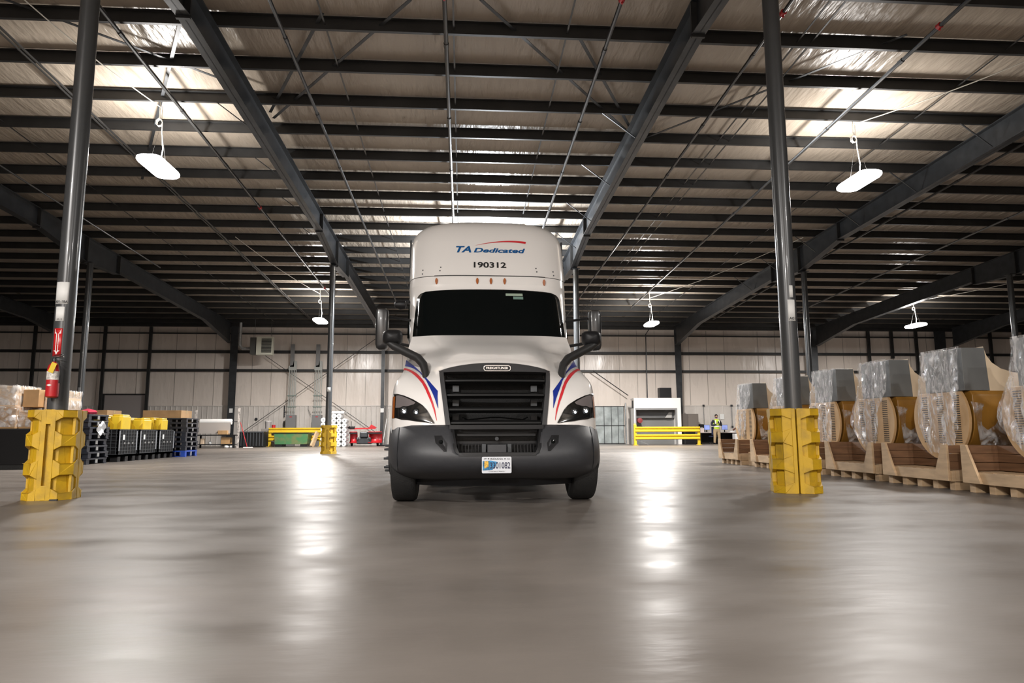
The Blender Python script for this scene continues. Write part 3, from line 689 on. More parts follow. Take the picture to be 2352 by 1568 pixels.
# roof clearance lamps
for x in (-.745, -.165, .03, .225, .80):
    pr = [(x+.02*math.cos(a)*(1.0 if math.sin(a) > 0 else .85), 2.905+.047*math.sin(a)) for a in [2*PI*i/16 for i in range(16)]]
    y = cab_y(x, 2.905); MB().prism([(TX+p[0], p[1]) for p in pr], 'y', y-.022, y+.01).build('clearance_lamp', AMBER, TR, bevel=.006)
# windscreen
def ws_rows(inset=0):
    rows = []
    for z in lin(2.0, 2.775, 30):
        t = (z-2.0)/.775; W = 1.055-.040*t-inset
        rt = .12; rb = .03
        if z > 2.775-rt: W -= rt-math.sqrt(max(0, rt*rt-(z-(2.775-rt))**2))
        if z < 2.0+rb: W -= rb-math.sqrt(max(0, rb*rb-((2.0+rb)-z)**2))
        sag = .0
        rows.append([(TX+x*W, cab_y(x*W, z)-.022, z-.028*(x*x)*(1-.2*t)) for x in lin(-1, 1, 28)])
    return rows
wsx = MB().grid(ws_rows()).build('windscreen', GLS, TR, smooth=True, thick=-.006); wsx['label'] = 'dark curved windscreen glass'
def toll(x0, x1, z0, z1, m, nm='windscreen_tag'): MB().grid([[(TX+x, cab_y(x, z)-.03, z) for x in (x0, (x0+x1)/2, x1)] for z in (z0, z1)]).build(nm, m, TR)
toll(.235, .475, 2.675, 2.715, mat('tag_pale_green', (.32, .40, .32), .5)); toll(.34, .48, 2.62, 2.665, mat('tag_green', (.16, .26, .22), .5))
# lettering on the fairing
def ftext(s, size, x, z, m, width, name, bold=0, shear=0, sy=1.0, align='LEFT'):
    v, f = text_mesh(s, size, bold=bold, shear=shear, width=width, align=align)
    vs = []
    for p in v:
        X, Z = x+p[0], z+p[1]*sy; vs.append((TX+X, cab_y(X, Z)-.006, Z))
    MB().add(vs, f).build(name, m, TR)
LB = mat('logo_blue', (.005, .09, .28), .3)
ftext('TA', .135, -.475, 3.425, LB, .225, 'logo_lettering', bold=.004, shear=.28, sy=1.1)
ftext('Dedicated', .105, -.215, 3.413, LB, .76, 'logo_lettering', bold=.0032, shear=.25, sy=1.0)
ftext('190312', .13, -.215, 3.165, INK, .47, 'unit_number', bold=.0035, sy=.95)
mb = MB(); rows = []
for t in lin(0, 1, 24):
    X = -.185+.75*t; Z = 3.495+.095*math.sin(PI*(t*.66+.01))**.85 ; th = .002+.034*t
    rows.append([(TX+X, cab_y(X, Z)-.006, Z), (TX+X-.01*t, cab_y(X, Z-th)-.006, Z-th)])
mb.grid(rows).build('logo_swoosh', REDD, TR)
# mirrors
for s in (1, -1):
    t = MB().tube([(TX+s*.775, 7.93, 1.345), (TX+s*.79, 8.0, 1.45), (TX+s*.82, 8.07, 1.55), (TX+s*.89, 8.14, 1.635), (TX+s*1.02, 8.22, 1.705), (TX+s*1.18, 8.30, 1.79), (TX+s*1.27, 8.32, 1.85)],
                  [.036, .046, .050, .052, .052, .050, .035], 12).build('hood_mirror_arm', mat('mirror_arm_black', (.02, .02, .02), .45) if s == 1 else bpy.data.materials['mirror_arm_black'], TR, smooth=True)
    MB().lathe([(.003, -.085), (.04, -.08), (.08, -.06), (.108, -.025), (.118, .03), (.11, .06), (.02, .065)], (TX+s*1.21, 8.32, 1.905), 'y', 20).build('hood_mirror_head', BLK, t, smooth=True)
    o_ = t.children[0]
    for v in o_.data.vertices:
        dx = v.co.x-(s*1.21); dz = v.co.z-1.905
        k = (abs(dx/.118)**4+abs(dz/.118)**4)**.25; rr0 = math.hypot(dx/.118, dz/.118)
        if k > 1e-6: v.co.x = s*1.21+dx*rr0/k*1.02; v.co.z = 1.905+dz*rr0/k*.80
    m_ = MB()
    pr = [(TX+s*1.46+.085*math.copysign(abs(math.cos(a))**.35, math.cos(a)), 9.42+.10*math.copysign(abs(math.sin(a))**.5, math.sin(a))) for a in [2*PI*i/24 for i in range(24)]]
    rows = []
    for z, k in ((1.88, .55), (1.90, .85), (1.95, 1), (2.38, 1), (2.42, .93), (2.44, .6)):
        rows.append([(TX+s*1.46+(p[0]-TX-s*1.46)*k, 9.42+(p[1]-9.42)*k, z) for p in pr])
    m_.grid(rows, closed=True); m_.add(rows[0], [tuple(range(24))]); m_.add(rows[-1], [tuple(range(24))])
    mm = m_.build('side_mirror', mat('mirror_black', (.018, .018, .019), .3, coat=.3) if s == 1 else bpy.data.materials['mirror_black'], TR, smooth=True)
    MB().box(TX+s*1.46-.07, TX+s*1.46+.07, 9.515, 9.525, 1.95, 2.38).build('mirror_glass', CHROME, mm)
    MB().tube([(TX+s*1.40, 9.45, 2.0), (TX+s*1.1, 9.7, 1.97)], .022, 8).build('mirror_bracket', BLK, mm); MB().tube([(TX+s*1.40, 9.45, 2.34), (TX+s*1.1, 9.75, 2.34)], .018, 8).build('mirror_bracket', BLK, mm)
    MB().grid([[(TX+s*1.545, y, z) for y in (9.38, 9.50)] for z in (1.95, 2.38)]).build('mirror_edge', bpy.data.materials['mirror_black'], mm)
g = MB().lathe([(.02, -.09), (.05, -.07), (.07, 0), (.06, .07), (.02, .09)], (TX-1.27, 9.95, 2.60), 'x', 16).build('look_down_mirror', BLK, TR, smooth=True)
MB().tube([(TX-1.2, 9.95, 2.62), (TX-1.12, 10.1, 2.68)], .02, 8).build('mirror_bracket', BLK, g)
# side windows and doors
for s in (1, -1):
    MB().prism([(10.02, 2.12), (10.62, 2.05), (10.62, 2.62), (10.20, 2.66)], 'x', TX+s*1.13, TX+s*1.172).build('side_window', GLS, TR, bevel=.01)
    MB().box(min(TX+s*1.13, TX+s*1.168), max(TX+s*1.13, TX+s*1.168), 10.70, 10.715, 1.25, 2.7).build('door_seam', INK, TR)
    MB().box(min(TX+s*1.15, TX+s*1.19), max(TX+s*1.15, TX+s*1.19), 10.45, 10.62, 1.78, 1.83).build('door_handle', BLK, TR, bevel=.01)
# steps
for s in (1, -1):
    MB().box(TX+s*1.0-.14, TX+s*1.0+.14, 9.7, 10.5, .28, .95).build('cab_step', CHAR, TR, bevel=.03)
    MB().box(TX+s*1.1-.02, TX+s*1.1+.02, 10.5, 13.3, .30, 1.2).build('side_fairing', TRUCKW, TR)
# ================================================================ COLUMN GUARDS
def guard(x, y, rz, label, m, sc=1.0, H=1.05, A=.305):
    t = thing('column_guard', (x, y, 0), label, 'column guard')
    c = .13; core = A-.055
    for half_i in (0, 1):
        mb = MB(); sgn = 1 if half_i == 0 else -1
        # half of the octagonal core, as a ring segment with a hole for the column
        cc = core; ch = c*.9
        out = [(.006, cc), (cc-ch, cc), (cc, cc-ch), (cc, -(cc-ch)), (cc-ch, -cc), (.006, -cc)]
        inn_ = [(.122/sc*math.sin(a), .122/sc*math.cos(a)) for a in lin(PI-.05, .05, 8)]
        poly = [(p[0]*sgn, p[1]) for p in out+inn_]
        mb.prism(poly, 'z', 0, H)
        levels = (.19, .525, .86); zi = .055; zo = .10
        def solids(xa, xb):   # xa inner, xb outer; returns solid polygons (u, z) around the notches
            z0a = z0b = 0; ps = []
            for L_ in levels:
                ps.append([(xa, z0a), (xb, z0b), (xb, L_-zo), (xa, L_-zi)]); z0a = L_+zi; z0b = L_+zo
            ps.append([(xa, z0a), (xb, z0b), (xb, H), (xa, H)]); return ps
        h = A-c
        # faces +y / -y have the seam in their middle; this half owns u>0
        for fy in (1, -1):
            for ps in solids(.055, h): mb.prism([(u*sgn, z) for u, z in ps], 'y', fy*core, fy*A)
            mb.prism([(.008*sgn, 0), (.055*sgn, 0), (.055*sgn, H), (.008*sgn, H)], 'y', fy*core, fy*A)
            if sgn*fy > 0: mb.prism([(.05*sgn, .02), (h*sgn, .02), (h*sgn, H-.02), (.05*sgn, H-.02)], 'y', fy*core, fy*(A-.016))
        # face +-x: centre bar with a slot, notches at both sides
        for fv in (1, -1):
            for ps in solids(.085, h): mb.prism([(u*fv, z) for u, z in ps], 'x', sgn*core, sgn*A)
        for u0, u1, z0, z1 in ((-.085, -.035, 0, H), (.035, .085, 0, H), (-.035, .035, 0, .17), (-.035, .035, .88, H)):
            mb.box(min(sgn*core, sgn*A), max(sgn*core, sgn*A), u0, u1, z0, z1)
        # corner pieces between the notches
        for fy in (1, -1):
            z0 = 0
            for z1, z2 in [(L_-zo, L_+zo) for L_ in levels]+[(H, None)]:
                mb.prism([(sgn*h, fy*A), (sgn*A, fy*h), (sgn*core, fy*(core-c*.9)), (sgn*(core-c*.9), fy*core)], 'z', z0, z1); z0 = z2
        # move to the place
        ca, sa = math.cos(rz), math.sin(rz)
        mb.v = [(x+(p[0]*ca-p[1]*sa)*sc, y+(p[0]*sa+p[1]*ca)*sc, p[2]) for p in mb.v]
        o = mb.build('guard_half', m, t, bevel=.006)
    return t
lin = lambda a, b, n: [a+(b-a)*i/n for i in range(n+1)]
guard(-4.90, 8.80, PI/2+.16, 'worn yellow plastic column guard around the left foreground column', YELD, .87)
guard(4.24, 8.72, -.30, 'yellow plastic column guard with a seam around the right foreground column', YELD, .95)
guard(-4.98, 26.4, PI/2-.05, 'small distant yellow column guard left of the truck', YELD, .87)

# ================================================================ LEFT COLUMN: EXTINGUISHER AND SIGNS
E_ = thing('fire_extinguisher', (-4.84, 8.53, 1.19), 'red fire extinguisher with a yellow tag hanging on the left foreground column', 'fire extinguisher')
ex, ey = -4.84, 8.53
MB().lathe([(.045, 0), (.066, .015), (.068, .05), (.068, .33), (.055, .385), (.025, .415), (.022, .43)], (ex, ey, 1.19), 'z', 24).build('cylinder', RED, E_, smooth=True)
MB().lathe([(.0692, .0), (.0692, .10)], (ex, ey, 1.40), 'z', 24).build('instruction_label', mat('extinguisher_label', (.55, .52, .48), .5, vary=.4, vscale=30), E_, smooth=True)
v = [(ex-.03, ey-.0705, 1.335), (ex, ey-.0715, 1.348), (ex+.03, ey-.0705, 1.335), (ex, ey-.0715, 1.322)]; MB().add(v, [(0, 1, 2, 3)]).build('diamond_label', PAPER, E_)
h = MB().lathe([(.024, 0), (.026, .03), (.015, .05)], (ex, ey, 1.615), 'z', 12).build('valve', STEEL, E_, smooth=True)
MB().bar((ex-.01, ey, 1.66), (ex+.11, ey-.02, 1.675), .018, .012).build('handle', CHROME, h); MB().bar((ex-.01, ey, 1.69), (ex+.10, ey-.02, 1.70), .016, .008).build('lever', CHROME, h)
MB().tube([(ex+.02, ey-.02, 1.64), (ex+.08, ey-.05, 1.60), (ex+.10, ey-.04, 1.50), (ex+.085, ey-.02, 1.36)], .010, 8).build('hose', BLKR, E_, smooth=True)
MB().cbox((ex+.025, ey-.075, 1.54), (.06, .003, .12), rz=0, ry=.35).build('inspection_tag', mat('tag_yellow', (.65, .45, .02), .5), E_)
def wrap_sign(name, cx, cy, R, a0, a1, z0, z1, m, label, cat='sign'):
    """a sticker bent round a column; angle measured from straight towards the viewer, positive to the right"""
    rows = [[(cx+R*math.sin(a), cy-R*math.cos(a), z) for a in lin(a0, a1, 8)] for z in (z0, z1)]
    o = MB().grid(rows).build(name, m, smooth=True, thick=-.0005); tag(o, label, cat); o['_o'] = (0, 0, 0); return o
def wrap_text(s, size, cx, cy, R, a, z, m, par, width, sy=1.0, bold=0, name='sign_lettering'):
    v, f = text_mesh(s, size, bold=bold, width=width)
    MB().add([(cx+R*math.sin(a+p[0]/R), cy-R*math.cos(a+p[0]/R), z+p[1]*sy) for p in v], f).build(name, m, par)
def wrap_poly(pts, cx, cy, R, a, z, m, par, name):
    MB().add([(cx+R*math.sin(a+p[0]/R), cy-R*math.cos(a+p[0]/R), z+p[1]) for p in pts], [tuple(range(len(pts)))]).build(name, m, par)
cx, cy = -4.87, 8.72; ang = -.25
o = wrap_sign('location_sign', cx, cy, .1115, -.80, .72, 2.33, 2.60, PAPER, 'large white sticker high on the left foreground column, topmost of three')
wrap_text('A01-18A', .05, cx, cy, .1125, .0, 2.355, INK, o, .15, bold=.001, sy=.9)
o = wrap_sign('location_sign', cx, cy, .1115, -.52, .45, 2.12, 2.295, PAPER, 'small white sticker below the larger white sticker on the left foreground column')
wrap_text('A01-18', .025, cx, cy, .1125, 0, 2.14, INK, o, .06)
FR = mat('sign_red', (.50, .012, .015), .4)
o = wrap_sign('fire_sign', cx, cy, .1118, -.50, .42, 1.69, 2.03, FR, 'red fire extinguisher arrow sign on the left foreground column')
aa = -.04
wrap_poly([(-.016, -.03), (.016, -.03), (.016, .105), (.038, .105), (.038, .162), (-.038, .162), (-.038, .105), (-.016, .105)][::-1], cx, cy, .1125, aa, 1.86, PAPER, o, 'arrow_shaft')
wrap_poly([(-.034, -.10), (0, -.15), (.034, -.10), (.016, -.10), (.016, -.02), (-.016, -.02), (-.016, -.10)], cx, cy, .1125, aa, 1.86, PAPER, o, 'arrow_head')
wrap_text('FIRE', .035, cx, cy, .1132, aa, 1.992, FR, o, .058, bold=.001)
v, f = text_mesh('EXTINGUISHER', .017, width=.15)
MB().add([(cx+.1132*math.sin(aa-p[1]/.1132), cy-.1132*math.cos(aa-p[1]/.1132), 1.86+p[0]) for p in v], f).build('sign_lettering', FR, o)
cx, cy = 4.26, 8.72
o = wrap_sign('location_sign', cx, cy, .1115, -.42, .50, 2.19, 2.47, PAPER, 'white location sticker on the right foreground column')
wrap_text('A01', .05, cx, cy, .1125, .04, 2.22, INK, o, .085, bold=.001)
o = wrap_sign('location_sign', cx, cy, .1115, -.15, .30, 2.50, 2.66, PAPER, 'small sticker above the larger one on the right foreground column')
o = wrap_sign('location_sign', -13.98, 26.4, .112, -.4, .5, 2.05, 2.45, mat('faded_paper', (.25, .25, .25), .5), 'faded sticker on the thin column behind the left foreground column')
o = wrap_sign('marking_tape', -13.98, 26.4, .112, -.4, .6, 1.60, 1.72, mat('orange_tape', (.55, .12, .02), .5), 'orange tape mark on the thin column behind the left foreground column', 'tape')
o = wrap_sign('location_sign', -5.02, 26.4, .112, -.6, .6, 2.30, 2.46, PAPER, 'small sticker on the column in the distant yellow guard')

# ================================================================ BLOWERS ON SKIDS (right)
ORNG = mat('amber_drum', (.30, .145, .025), .32, vary=.18, vscale=2.5, coat=.3)
DUCT = mat('grey_sheet_metal', (.135, .14, .14), .38, .2, vary=.10, vscale=2)
CREAM = mat('cream_panel', (.52, .33, .16), .45, vary=.08, vscale=3)
CREAML = mat('cream_hood', (.60, .48, .34), .3, coat=.3)
SLOT = mat('vent_slot', (.03, .022, .015), .7)
BX = 6.72
def blower(y, label, seed):
    rnd = random.Random(seed)
    t = thing('packaged_blower', (BX+.5, y, .22), label, 'blower')
    zc = .93; r = .565
    # front panel facing the aisle: circle cut flat on top, with slot vents
    a0 = math.asin((1.295-zc)/r)
    pts = [(y+r*math.cos(a), zc+r*math.sin(a)) for a in lin(PI-a0, 2*PI+a0, 44)]
    fp = MB().prism(pts, 'x', BX-.02, BX+.02).build('front_panel', CREAM, t, bevel=.004)
    mb = MB()
    for yy in (y+.30, y-.02, y-.34):
        for k in range(22):
            z = .60+k*.03; mb.box(BX-.023, BX-.019, yy-.065, yy+.065, z, z+.014)
    mb.build('vent_slots', SLOT, fp)
    # drum
    pr = [(y+.535*math.cos(a), zc+.535*math.sin(a)) for a in lin(PI, 2*PI, 36)]+[(y+.535, 1.24), (y+.50, 1.30), (y-.50, 1.30), (y-.535, 1.24)]
    MB().prism(pr, 'x', BX+.075, BX+1.1).build('drum', ORNG, t, smooth=True, bevel=.01)
    # grey outlet duct
    y0, y1 = y-.50, y+.28
    dk = MB(); dk.prism([(BX, 1.88), (BX+.33, 1.88), (BX+.36, 1.302), (BX, 1.302)], 'y', y0, y1)
    dk.build('outlet_duct', DUCT, t, bevel=.004)
    # cream flared hood behind the duct
    sec = [(BX+.325, 1.90), (BX+.36, 1.78), (BX+.43, 1.68), (BX+.55, 1.60), (BX+.72, 1.55), (BX+1.0, 1.53), (BX+1.0, 1.20), (BX+.33, 1.20)]
    rows = [[(x_, yy+(0), z_) for x_, z_ in sec] for yy in (y0+.02, y0+.2, y1-.2, y1)]
    mb = MB(); mb.prism(sec, 'y', y0+.01, y1-.01); mb.build('flared_hood', CREAML, t, smooth=50)
    # drum shoulder in amber under the duct, near side
    # plastic film draped over aisle side
    rows = []; nz, ny = 26, 16
    low = rnd.choice([.42, .5, .62])
    for i in range(nz+1):
        f = i/nz; z = 1.90-(1.90-low)*f; row = []
        ya = y0-.01+.06*max(0, .25-abs(f-.45)) ; yb = y1+.015
        if f > .33:
            g_ = min(1, (f-.33)/.25); yb = y1+.015+g_*(.25 if seed % 2 else .10); ya = y0+g_*(.02+.28*rnd.random()*0+(.22 if seed % 3 == 0 else .05))
        if f > .7: g_ = (f-.7)/.3; ya += g_*.18; yb -= g_*(.40 if seed % 2 else .2)
        for k in range(ny+1):
            u = k/ny; yy = ya+(yb-ya)*u
            x_ = BX-.035-.03*abs(math.sin(u*9+seed+f*2))*min(1, f*3)-.018*rnd.random()-(.03*math.sin(f*PI))
            row.append((x_, yy+.012*math.sin(f*14+k), z+(.05*rnd.random()-.05*math.sin(u*11+seed) if i == nz else 0)))
        rows.append(row)
    mb = MB().grid(rows); mb.build('plastic_wrap', FILM, t, smooth=180)
    # loose strip over the near end
    rows = []
    for i in range(9):
        f = i/8; rows.append([(BX+.05+.5*u+.1*f, y0-.03-.02*math.sin(u*8+f*4), 1.15-.62*f-.08*u) for u in lin(0, 1, 6)])
    MB().grid(rows).build('plastic_strip', FILM, t, smooth=180)
    return t
def skid(ya, yb, label, seed):
    """wooden skid: near end ya, far end yb, aisle face at x=6.3"""
    t = thing('wooden_skid', (7.0, (ya+yb)/2, 0), label, 'skid')
    X0, X1 = 6.30, 7.95; z1 = .13
    for yy in lin(ya+.08, yb-.08, 4):
        MB().box(X0+.05, X1, yy-.05, yy+.05, 0, .115).build('runner', WOOD, t, bevel=.004)
    MB().box(X0, X0+.045, ya, yb, .115, .25).build('side_rail', WOOD, t, bevel=.003); MB().box(X1-.045, X1, ya, yb, .115, .25).build('side_rail', WOOD, t, bevel=.003)
    mb = MB()
    for yy in lin(ya+.05, yb-.05, 8): mb.box(X0+.046, X1-.046, yy-.055, yy+.055, .118, .235+.02)
    mb.build('deck_slats', WOOD, t)
    mb = MB(); xs = 6.745
    for k in range(3):
        mb.box(xs, xs+.03, ya+.03, yb-.03, .265+k*.106, .265+k*.106+.10)
        mb.box(xs+.03, X1-.1, ya+.03, ya+.06, .265+k*.106, .265+k*.106+.10); mb.box(xs+.03, X1-.1, yb-.06, yb-.03, .265+k*.106, .265+k*.106+.10)
        mb.box(X1-.12, X1-.1, ya+.03, yb-.03, .265+k*.106, .265+k*.106+.10)
    mb.build('side_boards', WOODD, t, bevel=.003)
    for a, s in ((ya+.03, 1), (yb-.03, -1)):
        MB().prism([(a, .12), (a+s*.30, .12), (a+s*.09, .59), (a, .59)], 'x', X0-.035, X0).build('corner_brace', WOOD, t, bevel=.003)
        for q_ in range(3): MB().box(X0+.001, 6.744, min(a, a+s*.03), max(a, a+s*.03), .265+.106*q_, .265+.106*q_+.10).build('end_board', WOODD, t, bevel=.003)
    return t
SK = [(7.0, 8.46), (8.66, 10.13), (10.32, 11.78), (12.0, 13.42), (13.6, 14.95), (15.6, 16.86)]
NM = ['first', 'second', 'third', 'fourth', 'fifth', 'sixth']
where = ['cut by the right edge of the picture', 'second from the right edge', 'third from the right edge', 'just right of the yellow column guard', 'partly hidden behind the right foreground column', 'farthest of the row, near the standing person']
for i, (a, b) in enumerate(SK):
    skid(a, b, 'pale wooden skid under the blower %s' % where[i], i)
BYS = [7.66, 9.36, 10.97, 12.55, 14.2, 16.2]
for i, yy in enumerate(BYS): blower(yy, 'grey and amber blower in clear plastic, %s' % where[i], i+1)
tag(MB().box(6.45, 6.95, 15.08, 15.48, 0, .30).build('wooden_crate', WOOD, bevel=.01), 'small wooden crate between the two farthest skids', 'crate')

# ================================================================ LEFT SIDE GOODS
t = thing('bulk_container', (-10.3, 16.6, 0), 'plain black bulk container at the left edge under the wrapped boxes', 'container')
MB().box(-11.6, -9.42, 15.95, 17.1, .10, .88).build('container_wall', BLK, t, bevel=.02)
MB().box(-11.6, -9.42, 15.95, 17.1, 0, .10).build('container_base', BLKR, t)
def carton(x0, x1, y0, y1, z0, z1, label, flaps=False, m=None, wrap=False):
    t = thing('cardboard_box', ((x0+x1)/2, (y0+y1)/2, z0), label, 'box')
    MB().box(x0, x1, y0, y1, z0, z1).build('box_body', m or CARD, t, bevel=.01)
    MB().box(x0-.002, x1+.002, (y0+y1)/2-.03, (y0+y1)/2+.03, z1-.1, z1+.002).build('packing_tape', mat('packing_tape', (.5, .38, .2), .3) if 'packing_tape' not in bpy.data.materials else bpy.data.materials['packing_tape'], t)
    if flaps:
        MB().box(x0, x1, y0-.01, y0, z1, z1+.1).build('flap', m or CARD, t)
    if wrap:
        mb = MB(); rows = []
        for i in range(11):
            f = i/10; z = z1+.02-(z1-z0-.02)*f; e = .012+.005*math.sin(i*1.1)
            rows.append([(x0+(x1+e-x0)*u, y0-e-.006*math.sin(u*9+i), z) for u in lin(0, 1, 10)]+[(x1+e+.01*math.sin(i), y0+(y1-y0)*u, z) for u in lin(.1, 1, 6)])
        mb.grid(rows).build('stretch_wrap', FILM, t, smooth=180)
    return t
PB = mat('pale_wrapped_box', (.60, .46, .33), .35, vary=.12, vscale=2)
carton(-11.5, -9.86, 16.1, 17.0, .885, 1.36, 'wrapped cardboard box lying on the black container, lower left', wrap=True)
carton(-11.4, -9.90, 16.12, 17.0, 1.365, 1.83, 'pale wrapped box on top of the stack at the left edge', m=PB, wrap=True)
carton(-9.86, -9.52, 16.3, 16.95, 1.365, 1.76, 'brown cardboard box beside the pale wrapped one, behind the column')
carton(-9.50, -9.02+.0, 16.5, 17.1, 1.28, 1.74, 'pale box directly left of the left foreground column', m=PB, wrap=True)
carton(-9.85, -9.05, 16.2, 17.05, .885, 1.275, 'cardboard box wrapped in clear film just above the black container', wrap=True)
def bin_(x0, x1, y0, y1, label):
    t = thing('collapsible_bin', ((x0+x1)/2, (y0+y1)/2, 0), label, 'bulk bin')
    H = .89
    mb = MB(); mb.box(x0, x1, y0, y0+.04, .14, H); mb.box(x0, x1, y1-.04, y1, .14, H); mb.box(x0, x0+.04, y0, y1, .14, H); mb.box(x1-.04, x1, y0, y1, .14, H); mb.box(x0, x1, y0, y1, .14, .2)
    mb.build('bin_wall', BLK, t)
    mb = MB()
    for k in range(8): z = .2+k*.095; mb.box(x1, x1+.014, y0+.02, y1-.02, z, z+.012); mb.box(x0+.02, x1-.02, y0-.014, y0, z, z+.012)
    for k in range(7): yy = y0+.05+k*(y1-y0-.1)/6; mb.box(x1, x1+.016, yy-.008, yy+.008, .2, H-.02)
    for k in range(8): xx = x0+.05+k*(x1-x0-.1)/7; mb.box(xx-.008, xx+.008, y0-.016, y0, .2, H-.02)
    mb.build('rib_grid', RIB, t)
    for yy in (y0+.30*(y1-y0), y0+.52*(y1-y0), y0+.74*(y1-y0)):
        MB().box(x1+.012, x1+.03, yy-.03, yy+.03, .48, .53).build('latch', GALV, t)
    MB().box(x1+.012, x1+.026, y0+.01, y0+.05, .3, H-.05).build('corner_post', RIBL, t); MB().box(x1+.012, x1+.026, y1-.05, y1-.01, .3, H-.05).build('corner_post', RIBL, t)
    MB().box(x1+.012, x1+.03, y0+.22, y0+.30, .6, .74).build('label_pocket', PAPER, t)
    for yy in (y0+.1, (y0+y1)/2, y1-.1):
        for xx in (x0+.12, x1-.1): MB().box(xx-.1, xx+.1, yy-.08, yy+.08, 0, .14).build('foot', BLK, t)
    return t
RIB = mat('bin_rib', (.05, .055, .06), .35); RIBL = mat('bin_rib_light', (.28, .29, .31), .4)
bin_(-10.5, -9.42, 19.85, 20.92, 'black ribbed collapsible bin holding yellow guards, nearest of the row')
bin_(-10.5, -9.42, 21.1, 22.2, 'black ribbed collapsible bin in the middle of the row, heaped with yellow guards')
bin_(-10.5, -9.42, 22.4, 23.5, 'black ribbed collapsible bin nearest the blue pallet')
def guard_piece(x, y, z, w_, l_, h_, label, notch=True):
    t = thing('loose_column_guard', (x, y, z), label, 'column guard', None)
    A_ = w_/2; mb = MB(); pr = [(x-A_, y-l_/2), (x-A_+.06, y-l_/2-.05), (x+A_-.06, y-l_/2-.05), (x+A_, y-l_/2), (x+A_, y+l_/2), (x-A_, y+l_/2)]
    mb.prism(pr, 'z', z, z+h_-.05); mb.prism([(x+(p[0]-x)*.86, y+(p[1]-y)*.86) for p in pr], 'z', z+h_-.05, z+h_)
    mb.build('guard_shell', YELP, t, bevel=.02)
    for s in (-1, 1): MB().prism([(x+s*A_*.9, z+h_*.45), (x+s*A_*.3, z+h_*.6), (x+s*A_*.3, z+h_*.75), (x+s*A_*.9, z+h_*.85)], 'y', y-l_/2-.058, y-l_/2-.04).build('guard_notch', YELD, t)
guard_piece(-10.05, 20.35, .22, .46, .6, 1.06, 'big yellow guard half standing in the nearest black bin')
guard_piece(-9.62, 20.35, .22, .32, .5, 1.08, 'narrow yellow guard half beside the big one in the nearest black bin')
guard_piece(-10.1, 21.65, .22, .55, .6, 1.02, 'yellow guard half at the left of the middle black bin')
guard_piece(-9.6, 21.6, .22, .35, .5, 1.0, 'yellow guard half at the right of the middle black bin')
guard_piece(-9.95, 22.95, .22, .45, .5, 1.05, 'yellow guard half in the bin nearest the blue pallet')
guard_piece(-9.6, 22.95, .22, .22, .45, 1.03, 'slim yellow guard half in the bin nearest the blue pallet')
def pal(x0, x1, y0, y1, z, m, label, h=.14, grp=None):
    t = thing('plastic_pallet', ((x0+x1)/2, (y0+y1)/2, z), label, 'pallet', grp)
    MB().box(x0, x1, y0, y1, z+h-.045, z+h).build('pallet_deck', m, t, bevel=.005)
    MB().box(x0, x1, y0, y0+.12, z, z+.02).build('bottom_board', m, t); MB().box(x0, x1, y1-.12, y1, z, z+.02).build('bottom_board', m, t)
    for xx in (x0+.08, (x0+x1)/2, x1-.08):
        for yy in (y0+.08, (y0+y1)/2, y1-.08): MB().box(xx-.07, xx+.07, yy-.07, yy+.07, z+.02, z+h-.045).build('pallet_block', m, t)
    MB().box(x1, x1+.006, (y0+y1)/2-.08, (y0+y1)/2+.02, z+.03, z+h-.03).build('pallet_label', GALV, t)
BLUEPL = mat('blue_plastic', (.015, .06, .35), .4); DKB = mat('navy_black_plastic', (.018, .021, .03), .35)
nmz = ['lowest black', 'second', 'third', 'fourth', 'fifth', 'sixth', 'seventh', 'top']
pal(-10.4, -9.2, 23.95, 25.0, 0, BLUEPL, 'blue plastic pallet at the foot of the black pallet stack', .2)
for k in range(7): pal(-10.4, -9.2+.02*math.sin(k*2), 23.95, 25.0, .2+k*.155, DKB, '%s black pallet of the stack standing on the blue pallet' % ['lowest', 'second lowest', 'third lowest', 'middle', 'third highest', 'second highest', 'topmost'][k], .15)
for k in range(8): pal(-10.35, -9.42+.03*math.sin(k*1.7), 18.3, 19.3, k*.158, DKB, '%s black pallet in the stack behind the left yellow guard' % ['lowest', 'second lowest', 'third lowest', 'fourth lowest', 'fourth highest', 'third highest', 'second highest', 'topmost'][k], .153)
tag(MB().lathe([(.02, .0), (.16, .01), (.2, .06), (.15, .11), (.02, .15)], (-9.72, 18.8, 1.266), 'z', 14).build('red_cloth_bundle', mat('crimson_cloth', (.38, .02, .05), .7, bump=.4, bscale=12), smooth=True), 'crimson bundle of cloth on the pallet stack behind the left guard', 'bundle')
for v_ in bpy.data.objects['red_cloth_bundle'].data.vertices: v_.co.x += .04*math.sin(v_.co.y*25+v_.co.z*30)
def rag(x, y, z, label):
    rows = [[(x+.03*math.sin(i*1.3)+.02*u, y+(u-.5)*.35*(1-.5*abs(i/6-.4)), z-.30*i/6-.05*math.sin(u*7)) for u in lin(0, 1, 6)] for i in range(7)]
    tag(MB().grid(rows).build('plastic_bag', FILMW, smooth=True, thick=.01), label, 'plastic bag')
FILMW = mat('white_film', (.6, .6, .6), .3, bump=.5, bscale=12)
rag(-9.36, 18.75, 1.05, 'white plastic scrap hanging from the black pallets behind the left guard')
tag(MB().lathe([(.20, 0), (.27, .05), (.27, .5), (.22, .62), (.05, .66)], (-11.4, 22.6, 1.5-.9), 'z', 20).build('wrapped_drum', mat('grey_wrap', (.26, .26, .25), .35), smooth=True), 'grey film wrapped drum behind the nearest black bin', 'drum')
tag(MB().box(-11.75, -11.05, 22.25, 22.95, 0, .6).build('drum_stand', BLK, bevel=.01), 'dark stand under the grey wrapped drum', 'stand')
def rack(x0, x1, y0, y1, z, lab): tag(MB().box(x0, x1, y0, y1, 0, z).build('black_crate', BLK, bevel=.01), lab, 'crate')
